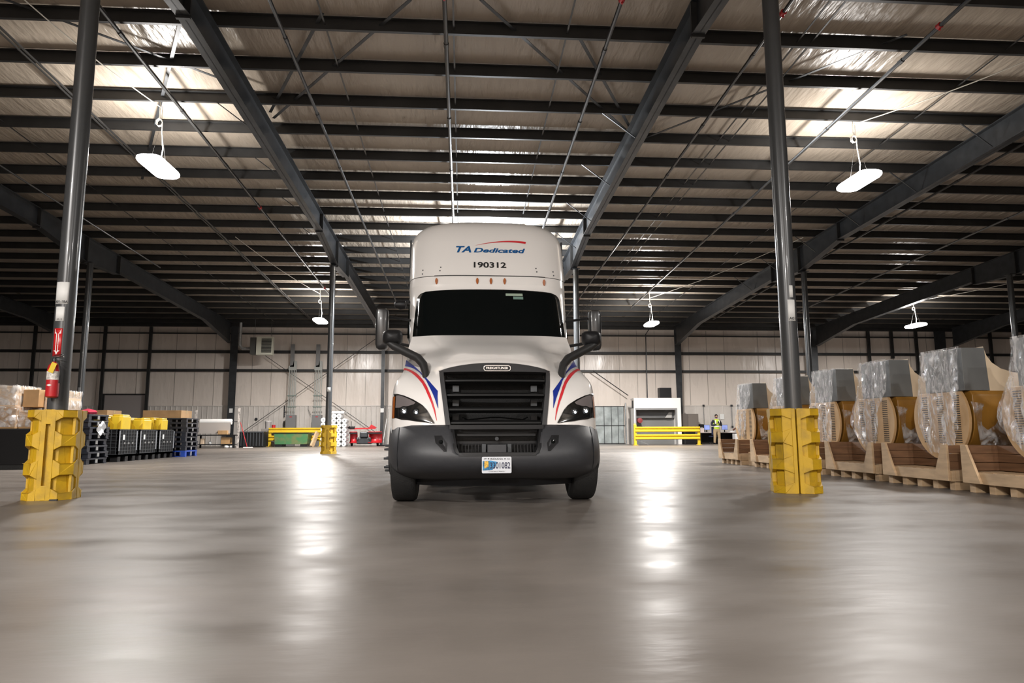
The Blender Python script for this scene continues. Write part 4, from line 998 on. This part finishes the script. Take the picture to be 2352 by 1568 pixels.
rack(-13.4, -12.0, 24.6, 25.6, 1.05, 'black crate behind the bins under a left open carton'); rack(-11.6, -10.15, 26.0, 27.0, 1.05, 'black crate behind the bins under a right open carton')
carton(-13.35, -12.1, 24.6, 25.6, 1.055, 1.57, 'open brown carton above the yellow guards, left one', flaps=False)
carton(-11.55, -10.2, 26.0, 27.0, 1.055, 1.60, 'open brown carton above the yellow guards, right one', flaps=False)

# ================================================================ BACK WALL, LEFT PART
B = thing('packing_bench', (-13.1, 38.2, 0), 'dark packing bench with a big roll of film near the back wall', 'bench')
for x_ in (-14.3, -14.05, -12.05):
    for y_ in (37.8, 38.6): MB().box(x_-.04, x_+.04, y_-.04, y_+.04, 0, .66).build('leg', BLK, B)
MB().box(-14.35, -11.98, 37.75, 38.65, .64, .70).build('bench_top', BLK, B); MB().box(-14.3, -12.0, 37.8, 38.6, .16, .20).build('lower_shelf', BLK, B)
for x_, z_ in ((-14.22, 2.0), (-11.98, 2.1)):
    MB().box(x_-.05, x_+.05, 38.15, 38.25, .2 if x_ < -13 else 0, z_).build('roll_post', mat('taped_post', (.55, .5, .46), .5, dirt=(.03, .03, .03), vscale=7), B) if x_ < -13 else MB().box(x_-.05, x_+.05, 38.15, 38.25, 0, z_).build('roll_post', bpy.data.materials['taped_post'], B)
MB().tube([(-14.3, 38.2, 1.38), (-11.9, 38.2, 1.38)], .02, 8).build('roll_rod', STEEL, B)
t = tag(MB().lathe([(.05, 0), (.15, .01), (.15, 1.64), (.05, 1.65)], (-13.98, 38.2, 1.38), 'x', 24).build('film_roll', WHITE, smooth=True), 'white roll of packing film mounted over the dark bench', 'roll')
MB().box(-13.96, -12.36, 38.06, 38.08, .76, 1.40).build('film_sheet', mat('film_sheet', (.42, .38, .35), .4), None)
tag(bpy.data.objects['film_sheet'], 'sheet of film hanging down from the roll to the bench', 'sheet')
carton(-12.95, -12.45, 37.9, 38.3, .705, .92, 'small tan box on the right of the packing bench'); carton(-12.75, -12.3, 37.85, 38.3, .205, .55, 'tan box on the lower shelf of the packing bench')
carton(-14.85, -14.45, 37.7, 38.3, 0, .62, 'tall brown carton left of the packing bench'); carton(-13.8, -13.62, 37.85, 38.1, .205, .5, 'slim pale box on the lower shelf of the packing bench', m=PB)
for i, (x_, z_, r_0) in enumerate(((-13.35, .205, .09), (-12.45, .0, .14), (-12.2, 0, .11))):
    tag(MB().lathe([(r_0*.7, 0), (r_0, .04), (r_0*.9, .12), (r_0*.2, .16)], (x_, 37.9 if i else 38.0, z_), 'z', 12).build('white_sack', WHITE, smooth=True), ['white bundle on the lower shelf of the packing bench', 'white sack on the floor under the packing bench', 'small white sack at the right foot of the packing bench'][i], 'sack')
t = thing('squeegee', (-11.5, 38.3, 0), 'red handled floor squeegee leaning beside the packing bench', 'squeegee')
MB().tube([(-11.95, 38.4, 1.35), (-11.5, 38.25, .04)], .018, 8).build('handle', RED, t); MB().bar((-11.7, 38.25, .02), (-11.2, 38.25, .02), .04, .04).build('blade', WHITE, t)
t = thing('storage_tub', (-11.5, 40.0, 0), 'wide black storage tub right of the packing bench', 'container')
MB().box(-12.25, -10.95, 39.3, 39.9, 0, .86).build('tub_wall', BLK, t, bevel=.04)
mb = MB(); [mb.box(xx-.02, xx+.02, 39.27, 39.30, .08, .8) for xx in lin(-12.15, -11.0, 7)]; mb.box(-12.25, -10.95, 39.26, 39.3, .80, .86); mb.build('tub_ribs', RIB, t)
t = thing('paint_bucket', (-11.45, 41.9, 1.03), 'white and grey bucket on the stand behind the yellow rail', 'bucket'); MB().lathe([(.16, 0), (.19, .42)], (-11.45, 41.9, 1.03), 'z', 18).build('bucket_body', mat('bucket_grey', (.3, .28, .27), .5), t, smooth=True); MB().lathe([(.2, 0), (.2, .03)], (-11.45, 41.9, 1.45), 'z', 18).build('bucket_lid', WHITE, t)
tag(MB().box(-11.75, -11.0, 41.6, 42.2, 0, 1.03).build('utility_stand', mat('stand_grey', (.25, .23, .21), .5), bevel=.01), 'grey stand with buckets at the left end of the yellow rail', 'stand')
tag(MB().lathe([(.11, 0), (.11, .22)], (-11.13, 41.9, 1.03), 'z', 14).build('red_can', RED, smooth=True), 'small red can beside the white bucket', 'can')
def rail(x0, x1, y, zs, label, posts):
    t = thing('guard_rail', ((x0+x1)/2, y, 0), label, 'guard rail')
    for px_, ph in posts:
        MB().box(px_-.075, px_+.075, y-.075, y+.075, 0, ph).build('post', YELP, t, bevel=.01); MB().box(px_-.14, px_+.14, y-.14, y+.14, 0, .02).build('base_plate', YELP, t)
        if ph > 1.15: MB().lathe([(.075, 0), (.06, .05), (.01, .09)], (px_, y, ph), 'z', 12).build('post_cap', YELP, t, smooth=True)
    for z_ in zs:
        # corrugated beam
        prof = [(0, -.15), (-.06, -.12), (-.06, -.07), (0, -.03), (0, .03), (-.06, .07), (-.06, .12), (0, .15), (.02, .15), (.02, -.15)]
        MB().prism([(y-.085+p[0], z_+p[1]) for p in prof], 'x', x0, x1).build('beam', YELP, t)
rail(-11.2, -8.2, 41.3, (.92, .47), 'yellow steel guard rail in front of the grey electrical cabinets', [(-11.15, 1.07), (-8.25, 1.07)])
rail(9.85, 13.6, 39.5, (.90, .47), 'two beam yellow guard rail in front of the white booth', [(9.85, 1.16), (13.58, 1.05)])
D = thing('dumpster', (-9.6, 40.9, 0), 'low green steel dumpster behind the yellow rail', 'dumpster')
GRN = mat('green_paint', (.045, .15, .055), .5, dirt=(.16, .13, .05), vscale=3)
mb = MB(); mb.prism([(-10.62, .78), (-8.72, .78), (-8.78, .14), (-10.55, .14)], 'y', 40.1, 41.0); mb.build('dumpster_body', GRN, D, bevel=.01)
MB().box(-10.66, -8.68, 40.06, 41.04, .75, .80).build('dumpster_rim', BLK, D)
for x_ in (-10.35, -8.95): MB().box(x_-.2, x_+.2, 40.12, 41.0, 0, .135).build('skid_foot', BLK, D)
tag(MB().bar((-8.55, 40.3, .0), (-8.35, 40.75, .80), .12, .25).build('leaning_board', WOOD), 'wooden board leaning right of the green dumpster', 'board')
# stacked white rolls
LV = ['lowest', 'second lowest', 'third lowest', 'fourth lowest', 'fifth lowest', 'sixth lowest', 'topmost']
RG = 'white film rolls stacked by the distant column'
ROLLM = mat('white_roll', (.78, .78, .78), .35)
def frol(x, y, z, r, L, label, grp=None, axis='y'):
    t = thing('film_roll', (x, y, z-r), label, 'roll', grp)
    MB().lathe([(.25*r, 0), (r, .01), (r, L), (.25*r, L)], (x, y, z) , axis, 20).build('roll_body', ROLLM, t, smooth=True)
    MB().lathe([(.24*r, -.01), (.24*r, .02)], (x, y, z), axis, 10).build('roll_core', INK, t)
for k in range(6):
    frol(-7.95, 40.3, .13+.27*k+.02, .132, 1.0, 'white film roll left of the distant column, %s of its stack' % LV[k if k < 5 else 6])
for j, x_ in enumerate((-7.30, -7.02)):
    for k in range(7): frol(x_, 40.0, .14+.262*k, .130, 1.0, 'white film roll in the %s stack right of the distant column, %s' % (['first', 'second'][j], LV[k]))
tag(MB().box(-7.45, -6.75, 40.05, 41.0, 1.86, 1.98).build('foam_block', ROLLM, bevel=.03), 'white block lying on top of the right stack of rolls', 'block')
for k in range(6): frol(-6.74, 40.15, .14+.262*k, .130, .9, 'white film roll in the outermost stack beside the red plow, %s' % LV[k if k < 5 else 6])
# plow and mower
P = thing('snow_plow', (-5.6, 41.5, 0), 'red snow plow with wide curved blades by the wall left of the truck', 'snow plow')
for x0, x1 in ((-6.58, -6.15), (-5.5, -4.72)):
    prof = [(41.0+.25*math.cos(a)+.12, .42+.34*math.sin(a)) for a in lin(-2.0, 2.0, 8)]
    rows = [[(x_, p[0], p[1]+.08) for p in prof] for x_ in (x0, x1)]
    MB().grid(rows).build('plow_blade', RED, P, smooth=True, thick=.03)
    MB().box(x0, x1, 41.0, 41.12, .70, .80).build('blade_edge', BLK, P)
MB().box(-6.2, -5.35, 41.2, 41.9, .12, .50).build('plow_frame', STEEL, P, bevel=.05); MB().box(-6.0, -5.55, 41.1, 41.6, .5, .82).build('pump_housing', STEEL, P, bevel=.05)
for s in (0, 1): MB().tube([(-6.15+s*.75, 41.15, .35), (-6.0+s*.45, 41.3, .5)], .05, 8).build('angle_cylinder', PIPE, P)
MB().bar((-6.6, 41.2, 1.0), (-5.1, 41.2, 1.03), .07, .08).build('light_bar', RED, P); MB().box(-6.75, -6.3, 41.1, 41.25, 1.0, 1.15).build('plow_lamp', BLK, P, bevel=.03); MB().prism([(-5.5, 1.05), (-5.0, 1.05), (-5.35, 1.25)], 'y', 41.15, 41.25).build('red_bracket', RED, P)
MB().tube([(-6.5, 41.2, 1.1), (-6.5, 41.2, 1.45)], .012, 6).build('marker_stick', INK, P); MB().tube([(-5.35, 41.2, 1.1), (-5.35, 41.2, 1.45)], .012, 6).build('marker_stick', INK, P)
for x_ in (-6.5, -5.0): MB().lathe([(.10, -.06), (.14, -.05), (.14, .05), (.10, .06)], (x_, 41.5, .14), 'x', 16).build('caster', BLKR, P)
tag(MB().tube([(-4.75, 41.9, .06), (-4.62, 42.6, 1.6)], .02, 6).build('white_pole', WHITE), 'white pole leaning on the narrow wall column', 'pole')
tag(MB().tube([(-4.45, 41.6, .03), (-4.55, 42.9, 2.2)], .015, 6).build('grey_pole', GALV), 'thin grey pole leaning against the narrow wall column', 'pole')
tag(MB().box(-4.95, -4.05, 41.5, 42.1, 0, .05).build('floor_mat', BLKR), 'black mat on the floor by the narrow wall column', 'mat')
tag(MB().lathe([(.12, 0), (.14, .3), (.10, .5), (.03, .55)], (-4.25, 41.75, .05), 'z', 12).build('wrapped_jug', FILMW, smooth=True), 'translucent jug standing on the black mat', 'jug')
# unit heater
H_ = thing('unit_heater', (-11.9, 41.5, 5.3), 'cream louvred unit heater hanging high on the left', 'heater')
CRM = mat('heater_cream', (.50, .50, .42), .4)
MB().box(-12.52, -12.13, 41.3, 41.9, 5.36, 6.36).build('dark_side_box', mat('heater_side', (.06, .06, .055), .5), H_, bevel=.02)  # added dark box in place of the turned cabinet's dark left side
MB().box(-12.13, -11.2, 41.2, 41.6, 5.32, 6.40).build('cabinet', CRM, H_, bevel=.01)
mb = MB(); [mb.box(-11.82, -11.25, 41.17, 41.199, z_, z_+.045) for z_ in lin(5.45, 6.22, 11)]; mb.build('louvers', BLK, H_)
for x_ in (-12.3, -11.35): MB().tube([(x_, 41.44, 6.38), (x_, 41.44, 7.53)], .012, 6).build('hanger_rod', PIPE, H_)
MB().tube([(-12.45, 41.8, 5.75), (-13.1, 41.8, 5.75), (-13.25, 41.8, 5.95), (-13.25, 41.8, 7.3)], .09, 10).build('flue_pipe', GALV, H_, smooth=True)
# electrical cabinets with wire risers
for i, (x_, lab) in enumerate(((-10.45, 'grey electrical cabinet with a tall wire riser, left one'), (-8.9, 'grey electrical cabinet with a tall wire riser, right one by the distant column'))):
    t = thing('electrical_cabinet', (x_, 43.2, 0), lab, 'electrical cabinet')
    MB().box(x_-.28, x_+.28, 43.0, 43.45, .7, 1.86).build('cabinet_body', mat('cabinet_grey', (.16, .16, .16), .45) if i == 0 else bpy.data.materials['cabinet_grey'], t, bevel=.01)
    MB().box(x_-.24, x_+.24, 43.05, 43.4, 0, .7).build('cabinet_plinth', bpy.data.materials['cabinet_grey'], t)
    MB().box(x_-.05, x_+.10, 42.99, 43.0, 1.72, 1.76).build('warning_label', RED, t)
    TL = mat('riser_grey', (.33, .34, .32), .4) if i == 0 else bpy.data.materials['riser_grey']
    for k in range(5): MB().box(x_-.2+k*.1-.022, x_-.2+k*.1+.022, 43.2, 43.24, 1.86, 4.6).build('riser_tube', TL, t)
    for z_ in (2.32, 3.0): MB().box(x_-.27, x_+.27, 43.15, 43.27, z_, z_+.05).build('riser_bracket', mat('bracket_green', (.12, .16, .14), .5) if (i == 0 and z_ < 2.5) else bpy.data.materials['bracket_green'], t)
    MB().prism([(x_-.26, 4.6), (x_+.22, 4.6), (x_+.22, 5.15), (x_+.05, 5.2), (x_-.02, 4.9), (x_-.26, 4.85)], 'y', 43.2, 43.26).build('riser_elbow', TL, t)
    MB().box(x_-.18, x_+.06, 43.2, 43.25, 4.8, 6.2).build('upper_riser', bpy.data.materials['cabinet_grey'], t)
for k, (z0, z1) in enumerate(((2.1, 2.45), (1.75, 2.1), (1.15, 1.5))):
    tag(MB().tube([(-11.0+.03*math.sin(a*3), 43.75, z0+(z1-z0)*a/6) for a in range(7)], .03, 6).build('coiled_strap', STEEL), ['coiled strap hanging on the wall left of the cabinets, top one', 'coiled strap hanging on the wall left of the cabinets, middle one', 'small strap hanging low on the wall left of the cabinets'][k], 'strap')
tag(MB().tube([(-9.55, 43.7, 2.42), (-9.55, 43.7, 2.2), (-9.45, 43.65, 2.0), (-9.35, 43.6, 1.86)], .012, 6).build('wall_cable', STEEL), 'cable dropping beside the right electrical cabinet', 'cable')
tag(MB().lathe([(.03, 0), (.09, .0), (.09, .03), (.03, .03)], (-12.7, 43.79, 1.62), 'y', 14).build('hose_reel', STEEL), 'small reel on the wall above the black tub', 'reel')
# grey roll up door in the far left
struct(MB().box(-21.75, -19.35, YW-.12, YW-.051, 0, 3.10), 'door_1', mat('grey_door', (.30, .27, .26), .4), 'wide grey overhead door in the far left wall')
struct(MB().box(-21.85, -19.25, YW-.16, YW-.121, 3.10, 3.18).box(-21.85, -21.76, YW-.16, YW-.121, 0, 3.1).box(-19.34, -19.25, YW-.16, YW-.121, 0, 3.1), 'trim_7', STEEL_D, 'dark frame of the grey overhead door')
for i, (x_, y_, z_) in enumerate(((-14.05, YW-.665, 2.0), (-4.98, YW-.665, 2.0))):
    tag(MB().box(x_-.10, x_+.10, y_-.01, y_, z_, z_+.26).build('location_sign', PAPER), ['white sticker on the broad wall column behind the bench', 'white sticker on the narrow wall column left of the truck'][i], 'sign')

# ================================================================ BACK WALL, RIGHT PART
DG = mat('sliding_door_panel', (.38, .42, .42), .3, .3, vary=.25, vscale=2)
struct(MB().box(8.40, 10.25, YW-.06, YW-.0, .06, 2.36), 'door_2', DG, 'pale ribbed sliding door right of the truck')
mb = MB()
for x_ in (8.38, 8.95, 9.42, 9.85, 10.22): mb.box(x_-.013, x_+.013, YW-.11, YW-.061, .0, 2.38)
for z_ in (.0, 1.15, 2.36): mb.box(8.35, 10.28, YW-.11, YW-.061, z_, z_+.04)
struct(mb, 'trim_8', STEEL, 'dark frame bars of the sliding door')
tag(MB().tube([(10.33, YW-.2, .0), (10.33, YW-.2, 2.6)], .04, 8).build('downpipe', GALV), 'grey downpipe between the sliding door and the white booth', 'pipe')
K = thing('booth', (11.75, 42.3, 0), 'white boxy booth with a dark open front', 'booth')
WB = mat('booth_white', (.74, .72, .69), .5)
MB().box(10.42, 13.35, 41.9, 42.0, 2.2, 2.82).build('booth_lintel', WB, K); MB().box(10.42, 10.49, 41.9, 42.75, 0, 2.199).build('booth_side_wall', WB, K); MB().box(13.12, 13.35, 41.9, 42.75, 0, 2.199).build('booth_side_wall', WB, K)
MB().box(10.42, 13.35, 42.001, 42.75, 2.72, 2.82).build('booth_roof', WB, K)
fr = MB().box(10.491, 10.56, 41.92, 42.0, 0, 2.19).box(13.02, 13.119, 41.92, 42.0, 0, 2.19).box(10.56, 13.02, 41.92, 42.0, 2.10, 2.19); fr.build('opening_frame', mat('frame_grey', (.22, .22, .22), .5), K)
MB().box(10.491, 13.119, 42.70, 42.74, 0, 2.7).build('inner_panel', mat('booth_inner', (.17, .17, .165), .5), K); MB().box(10.491, 13.119, 42.5, 42.54, 1.6, 2.2).build('inner_curtain', mat('curtain_dark', (.10, .10, .10), .6), K)
tag(MB().box(12.12, 12.86, 42.1, 42.6, 2.822, 3.46).build('speaker_box', BLK, bevel=.01), 'black box on the roof of the white booth', 'box')
tag(MB().tube([(11.55, 42.9, 2.82), (11.55, 42.9, 6.9), (11.7, 42.6, 7.2)], .03, 8).build('riser_pipe', STEEL), 'thin dark pipe rising from the white booth to the roof', 'pipe')
tag(MB().lathe([(.06, 0), (.16, .02), (.16, .3), (.06, .32)], (10.85, 42.15, 1.45), 'y', 14).build('red_reel', mat('dull_red', (.22, .03, .03), .6), smooth=True), 'dull red reel inside the booth at its left', 'reel')
tag(MB().prism([(12.5, 1.62), (12.92, 1.62), (12.95, 1.95), (12.75, 1.95)], 'y', 42.44, 42.46).build('notice_sheet', mat('dim_paper', (.4, .39, .37), .6)), 'white notice inside the booth at upper right', 'notice')
tag(MB().bar((10.3, 41.9, .35), (10.9, 40.6, .03), .08, .03).build('ramp_rail', GALV), 'grey rail lying at the left foot of the booth', 'rail')
Cb = thing('cabinet', (14.0, 42.6, 0), 'dark brown cabinet between the booth and the desk', 'cabinet')
MB().box(13.48, 14.6, 42.4, 43.2, .02, 1.86).build('cabinet_body', mat('cabinet_brown', (.10, .085, .075), .5), Cb, bevel=.01)
MB().box(13.95, 14.58, 42.37, 42.4, .06, 1.82).build('door', mat('cabinet_door', (.14, .12, .105), .45), Cb); MB().box(14.0, 14.03, 42.34, 42.37, .9, 1.05).build('handle', GALV, Cb)
tag(MB().box(13.45, 14.1, 41.6, 42.2, 0, .80).build('black_bin', BLK, bevel=.03), 'black bin at the foot of the brown cabinet', 'bin')
T_ = thing('desk', (15.9, 42.9, 0), 'long pale desk behind the standing person', 'desk')
MB().box(14.75, 17.2, 42.55, 43.4, .68, .72).build('desk_top', mat('desk_top', (.55, .48, .45), .5), T_)
for x_ in (14.8, 16.0, 17.15): MB().box(x_-.02, x_+.02, 42.6, 43.35, 0, .68).build('desk_leg', BLK, T_)
MB().box(14.85, 17.1, 43.3, 43.33, .1, .68).build('modesty_panel', BLK, T_)
SCR = mat('screen_glow', (.2, .25, .5), .3, emit=(.32, .40, .85), estr=.55)
for i, (x_, lab) in enumerate(((15.3, 'glowing blue monitor left of the standing person'), (16.45, 'bright monitor right of the standing person'))):
    t = thing('monitor', (x_, 42.9, .72), lab, 'monitor')
    MB().box(x_-.19, x_+.19, 42.92, 42.96, .86, 1.18).build('monitor_case', BLK, t, bevel=.005); MB().box(x_-.175, x_+.175, 42.912, 42.92, .875, 1.165).build('screen', SCR, t)
    MB().box(x_-.03, x_+.03, 42.95, 42.99, .72, .9).build('stand', BLK, t); MB().box(x_-.12, x_+.12, 42.85, 43.0, .72, .735).build('stand_foot', BLK, t)
t = thing('printer', (14.85, 42.9, .72), 'black printer on the left end of the desk', 'printer'); MB().box(14.72, 15.05, 42.7, 43.2, .98, 1.22).build('printer_body', BLK, t, bevel=.03); MB().box(14.78, 14.98, 42.68, 42.7, 1.0, 1.02).build('paper_tray', PAPER, t)
tag(MB().box(14.76, 15.04, 42.7, 43.1, .722, .975).build('paper_box', mat('paper_box', (.6, .5, .46), .6), bevel=.005), 'pale box under the black printer', 'box')
tag(MB().box(16.7, 16.98, 42.65, 42.95, .722, .80).build('paper_stack', PAPER), 'stack of paper on the right of the desk', 'paper')
def chair(x, y, rz, m, lab):
    t = thing('office_chair', (x, y, 0), lab, 'chair')
    MB().box(x-.24, x+.24, y-.24, y+.24, .42, .50).build('seat', m, t, bevel=.03); MB().box(x-.22, x+.22, y-.28, y-.22, .55, 1.05).build('backrest', m, t, bevel=.03)
    MB().tube([(x, y, .1), (x, y, .42)], .03, 8).build('post', BLK, t)
    for k in range(5):
        a = 2*PI*k/5; MB().bar((x, y, .09), (x+.28*math.cos(a), y+.28*math.sin(a), .06), .04, .03).build('base_leg', BLK, t); MB().lathe([(.03, -.02), (.03, .02)], (x+.28*math.cos(a), y+.28*math.sin(a), .03), 'x', 8).build('caster', BLKR, t)
chair(15.45, 42.2, 0, mat('navy_fabric', (.01, .015, .05), .8), 'navy office chair left of the standing person'); 
t = thing('water_dispenser', (17.0, 42.4, 0), 'white box with a dark label right of the desk', 'dispenser'); MB().box(16.75, 17.35, 42.0, 42.5, 0, .62).build('dispenser_body', WHITE, t, bevel=.02); MB().box(16.93, 17.2, 41.99, 42.0, .2, .42).build('dispenser_label', mat('label_navy', (.08, .1, .2), .5), t)
chair(17.7, 42.3, 0, BLK, 'black chair beside the farthest blower'); tag(MB().box(17.5, 17.9, 42.0, 42.04, .95, 1.5).build('grey_jacket', mat('grey_green_cloth', (.22, .27, .26), .9), bevel=.02), 'grey green jacket over the back of the black chair', 'jacket')
tag(MB().tube([(16.9, 42.7, .85), (17.15, 42.75, 1.0), (17.35, 42.7, .95), (17.5, 42.7, 1.02)], .05, 8).build('brown_bag', mat('brown_leather', (.16, .06, .04), .6), smooth=True), 'brown bag on the desk near the black chair', 'bag')
for x_, lab in ((14.75, 'paper notice with a printed square on the wall left of the person'), (16.65, 'paper notice with a printed square on the wall right of the person')):
    tag(MB().box(x_-.14, x_+.14, YW-.095, YW-.085, 1.55, 1.88).build('wall_notice', PAPER), lab, 'notice')
for x_, z0, lab in ((15.45, .7, 'conduit on the wall behind the left monitor'), (17.3, 1.1, 'conduit on the wall right of the person'), (17.75, .9, 'conduit nearest the farthest blower')):
    t = thing('wall_conduit', (x_, YW-.1, z0), lab, 'conduit'); MB().box(x_-.015, x_+.015, YW-.10, YW-.072, z0, 2.42).build('conduit_tube', GALV, t); MB().box(x_-.06, x_+.06, YW-.14, YW-.072, 2.36, 2.48).build('junction_box', STEEL, t)
    MB().box(x_-.05, x_+.05, YW-.13, YW-.072, z0-.1, z0+.02).build('outlet_box', STEEL, t)
# person in a high visibility vest
def skin(name, m, parent, chains, root=0, sub=2):
    """chains: lists of (x, y, z, r); equal points are merged, grown with a Skin modifier"""
    vs, rs, es, idx = [], [], [], {}
    for ch in chains:
        prev = None
        for p in ch:
            key = tuple(round(c, 3) for c in p[:3])
            if key not in idx: idx[key] = len(vs); vs.append(p[:3]); rs.append(p[3] if isinstance(p[3], tuple) else (p[3], p[3]))
            i = idx[key]
            if prev is not None and prev != i: es.append((prev, i))
            prev = i
    off = Vector(parent['_o']); me = bpy.data.meshes.new(name); me.from_pydata([tuple(Vector(v)-off) for v in vs], es, []); me.materials.append(m)
    o = bpy.data.objects.new(name, me); COL.objects.link(o); o.parent = parent; o['_o'] = tuple(off)
    md = o.modifiers.new('skin', 'SKIN'); md.use_smooth_shade = True
    if not me.skin_vertices: me.attributes.new('x', 'FLOAT', 'POINT')
    for i, r in enumerate(rs): me.skin_vertices[0].data[i].radius = r; me.skin_vertices[0].data[i].use_root = (i == root)
    s = o.modifiers.new('sub', 'SUBSURF'); s.levels = s.render_levels = sub
    return o
PX, PY = 15.50, 41.75
PE = thing('person', (PX, PY, 0), 'person in yellow green vest and khaki trousers looking down at a phone', 'person')
def q(x, y, z, r):
    k = 1.15 if z < 1.5 else 1.05; x *= 1.18 if z < 1.5 else 1
    return (PX+x, PY+y, z, (r[0]*k, r[1]*k) if isinstance(r, tuple) else r*k)
SKN = mat('skin', (.45, .26, .19), .5); HAIR = mat('dark_hair', (.012, .009, .008), .6); NAVY = mat('navy_sleeves', (.008, .009, .02), .7)
VEST = mat('hi_vis_fabric', (.50, .72, .03), .6, emit=None); KH = mat('khaki_cloth', (.36, .26, .15), .8); REFL = mat('reflective_tape', (.8, .8, .78), .4)
pel = q(0, .02, .95, (.10, .08))
body = [[pel, q(0, .02, 1.12, (.105, .08)), q(0, .03, 1.32, (.12, .085)), q(0, .02, 1.46, (.07, .06)), q(0, 0, 1.53, .045), q(0, -.015, 1.60, (.055, .06)), q(0, -.02, 1.68, (.07, .085)), q(0, 0, 1.75, (.06, .075))]]
for s in (1, -1):
    body.append([q(0, .02, 1.46, (.07, .06)), q(s*.16, .03, 1.43, .05), q(s*.22, .05, 1.27, .042), q(s*.25, .0, 1.13, .034), q(s*.13, -.15, 1.17, .027), q(s*.06, -.24, 1.22, .022), q(s*.05, -.27, 1.25, (.03, .016))])
    for k, dx in enumerate((-.022, -.008, .006, .020)):
        body.append([q(s*.05, -.27, 1.25, (.03, .016)), q(s*.04+dx, -.30, 1.275, .009), q(s*.03+dx, -.325, 1.30-.004*k, .008), q(s*.015+dx*.8, -.335, 1.315-.006*k, .007)])
    body.append([q(s*.05, -.27, 1.25, (.03, .016)), q(s*.03, -.255, 1.285, .010), q(s*.012, -.275, 1.315, .008)])
    body.append([pel, q(s*.10, .02, .88, .09), q(s*.12, .0, .50, .055), q(s*.13, .03, .10, .035), q(s*.13, -.10, .04, (.035, .03))])
skin('body', SKN, PE, body, sub=2)
skin('shirt', NAVY, PE, [[q(0, .02, 1.0, (.145, .11)), q(0, .02, 1.18, (.15, .115)), q(0, .03, 1.34, (.16, .11)), q(0, .02, 1.44, (.12, .09)), q(0, .01, 1.495, (.075, .07)), q(0, .0, 1.51, (.062, .06))]]+[[q(0, .03, 1.34, (.16, .11)), q(s*.17, .03, 1.42, .066), q(s*.24, .05, 1.27, .06), q(s*.265, .0, 1.13, .052), q(s*.14, -.15, 1.17, .042), q(s*.075, -.225, 1.21, .034)] for s in (1, -1)])
ves = skin('vest', VEST, PE, [[q(0, .02, .86, (.16, .13)), q(0, .02, .96, (.165, .13)), q(0, .02, 1.12, (.172, .135)), q(0, .03, 1.30, (.182, .13)), q(0, .03, 1.42, (.15, .11)), q(0, .02, 1.47, (.10, .09))]]+[[q(0, .03, 1.42, (.15, .11)), q(s*.11, .03, 1.45, (.075, .09))] for s in (1, -1)])
skin('trousers', KH, PE, [[q(0, .02, 1.06, (.14, .11)), q(0, .02, .97, (.155, .12)), q(0, .02, .90, (.15, .12))]]+[[q(0, .02, .90, (.15, .12)), q(s*.095, .02, .80, .105), q(s*.11, .0, .50, .080), q(s*.13, .02, .12, .062), q(s*.13, .02, .06, .058)] for s in (1, -1)])
for s in (1, -1): skin('shoe', BLK, PE, [[q(s*.13, .06, .05, .04), q(s*.135, -.06, .045, .045), q(s*.14, -.17, .035, .035)]])
for s in (1, -1):
    MB().grid([[(PX+s*.115+.035*u, PY-.145-.005*math.sin(v_*3), 1.22+.22*v_) for u in (-1, 1)] for v_ in lin(0, 1, 5)]).build('reflective_strap', REFL, ves, thick=.01)
MB().grid([[(PX+.205*math.sin(a), PY+.02-.170*math.cos(a), z) for a in lin(-1.5, 1.5, 12)] for z in (1.04, 1.13)]).build('reflective_band', REFL, ves, thick=.008)
hd = MB(); hd.lathe([(.01, .118), (.055, .103), (.088, .065), (.094, .02), (.086, -.01)], (PX, PY+.018, 1.70), 'z', 18)
hd.v = [(x, y, z-(.75*(y-PY+.03) if z < 1.75 and y > PY-.03 else 0)*.9+(.035 if y < PY-.04 and z < 1.73 else 0)) for x, y, z in hd.v]; hd.build('hair', HAIR, PE, smooth=True)
MB().lathe([(.03, -.112), (.058, -.095), (.070, -.068), (.068, -.055)], (PX, PY-.022, 1.69), 'z', 16).build('beard', HAIR, PE, smooth=True)
MB().lathe([(.004, -.03), (.014, -.012), (.010, .02), (.003, .035)], (PX, PY-.108, 1.675), 'z', 8).build('nose', SKN, PE, smooth=True)
for s in (1, -1): MB().lathe([(.004, -.008), (.011, 0), (.004, .008)], (PX+s*.032, PY-.098, 1.698), 'z', 8).build('eye', INK, PE, smooth=True); MB().lathe([(.006, -.03), (.018, 0), (.006, .03)], (PX+s*.083, PY-.01, 1.68), 'z', 8).build('ear', SKN, PE, smooth=True)
tag(MB().cbox((PX, PY-.335, 1.325), (.075, .012, .15), rx=-.5).build('phone', BLK, bevel=.004), 'dark phone held in the hands of the standing person', 'phone')
tag(MB().tube([(-.38, 0, 0), (-.38, 0, 0.001)], .001, 3).build('zz', INK), 'x', 'x') if False else None

# ---------------------------------------------------------------- tidy: origins of single-mesh things
for o in list(bpy.data.objects):
    if o.type == 'MESH' and o.parent is None and not o.children and o.data.users == 1 and o.get('kind') != 'structure' and o.location.length == 0:
        vs = o.data.vertices
        if not len(vs): continue
        xs = [v.co.x for v in vs]; ys_ = [v.co.y for v in vs]; zs_ = [v.co.z for v in vs]
        c = Vector(((min(xs)+max(xs))/2, (min(ys_)+max(ys_))/2, min(zs_))); o.data.transform(Matrix.Translation(-c)); o.location = c
for o in bpy.data.objects:
    if '_o' in o: del o['_o']
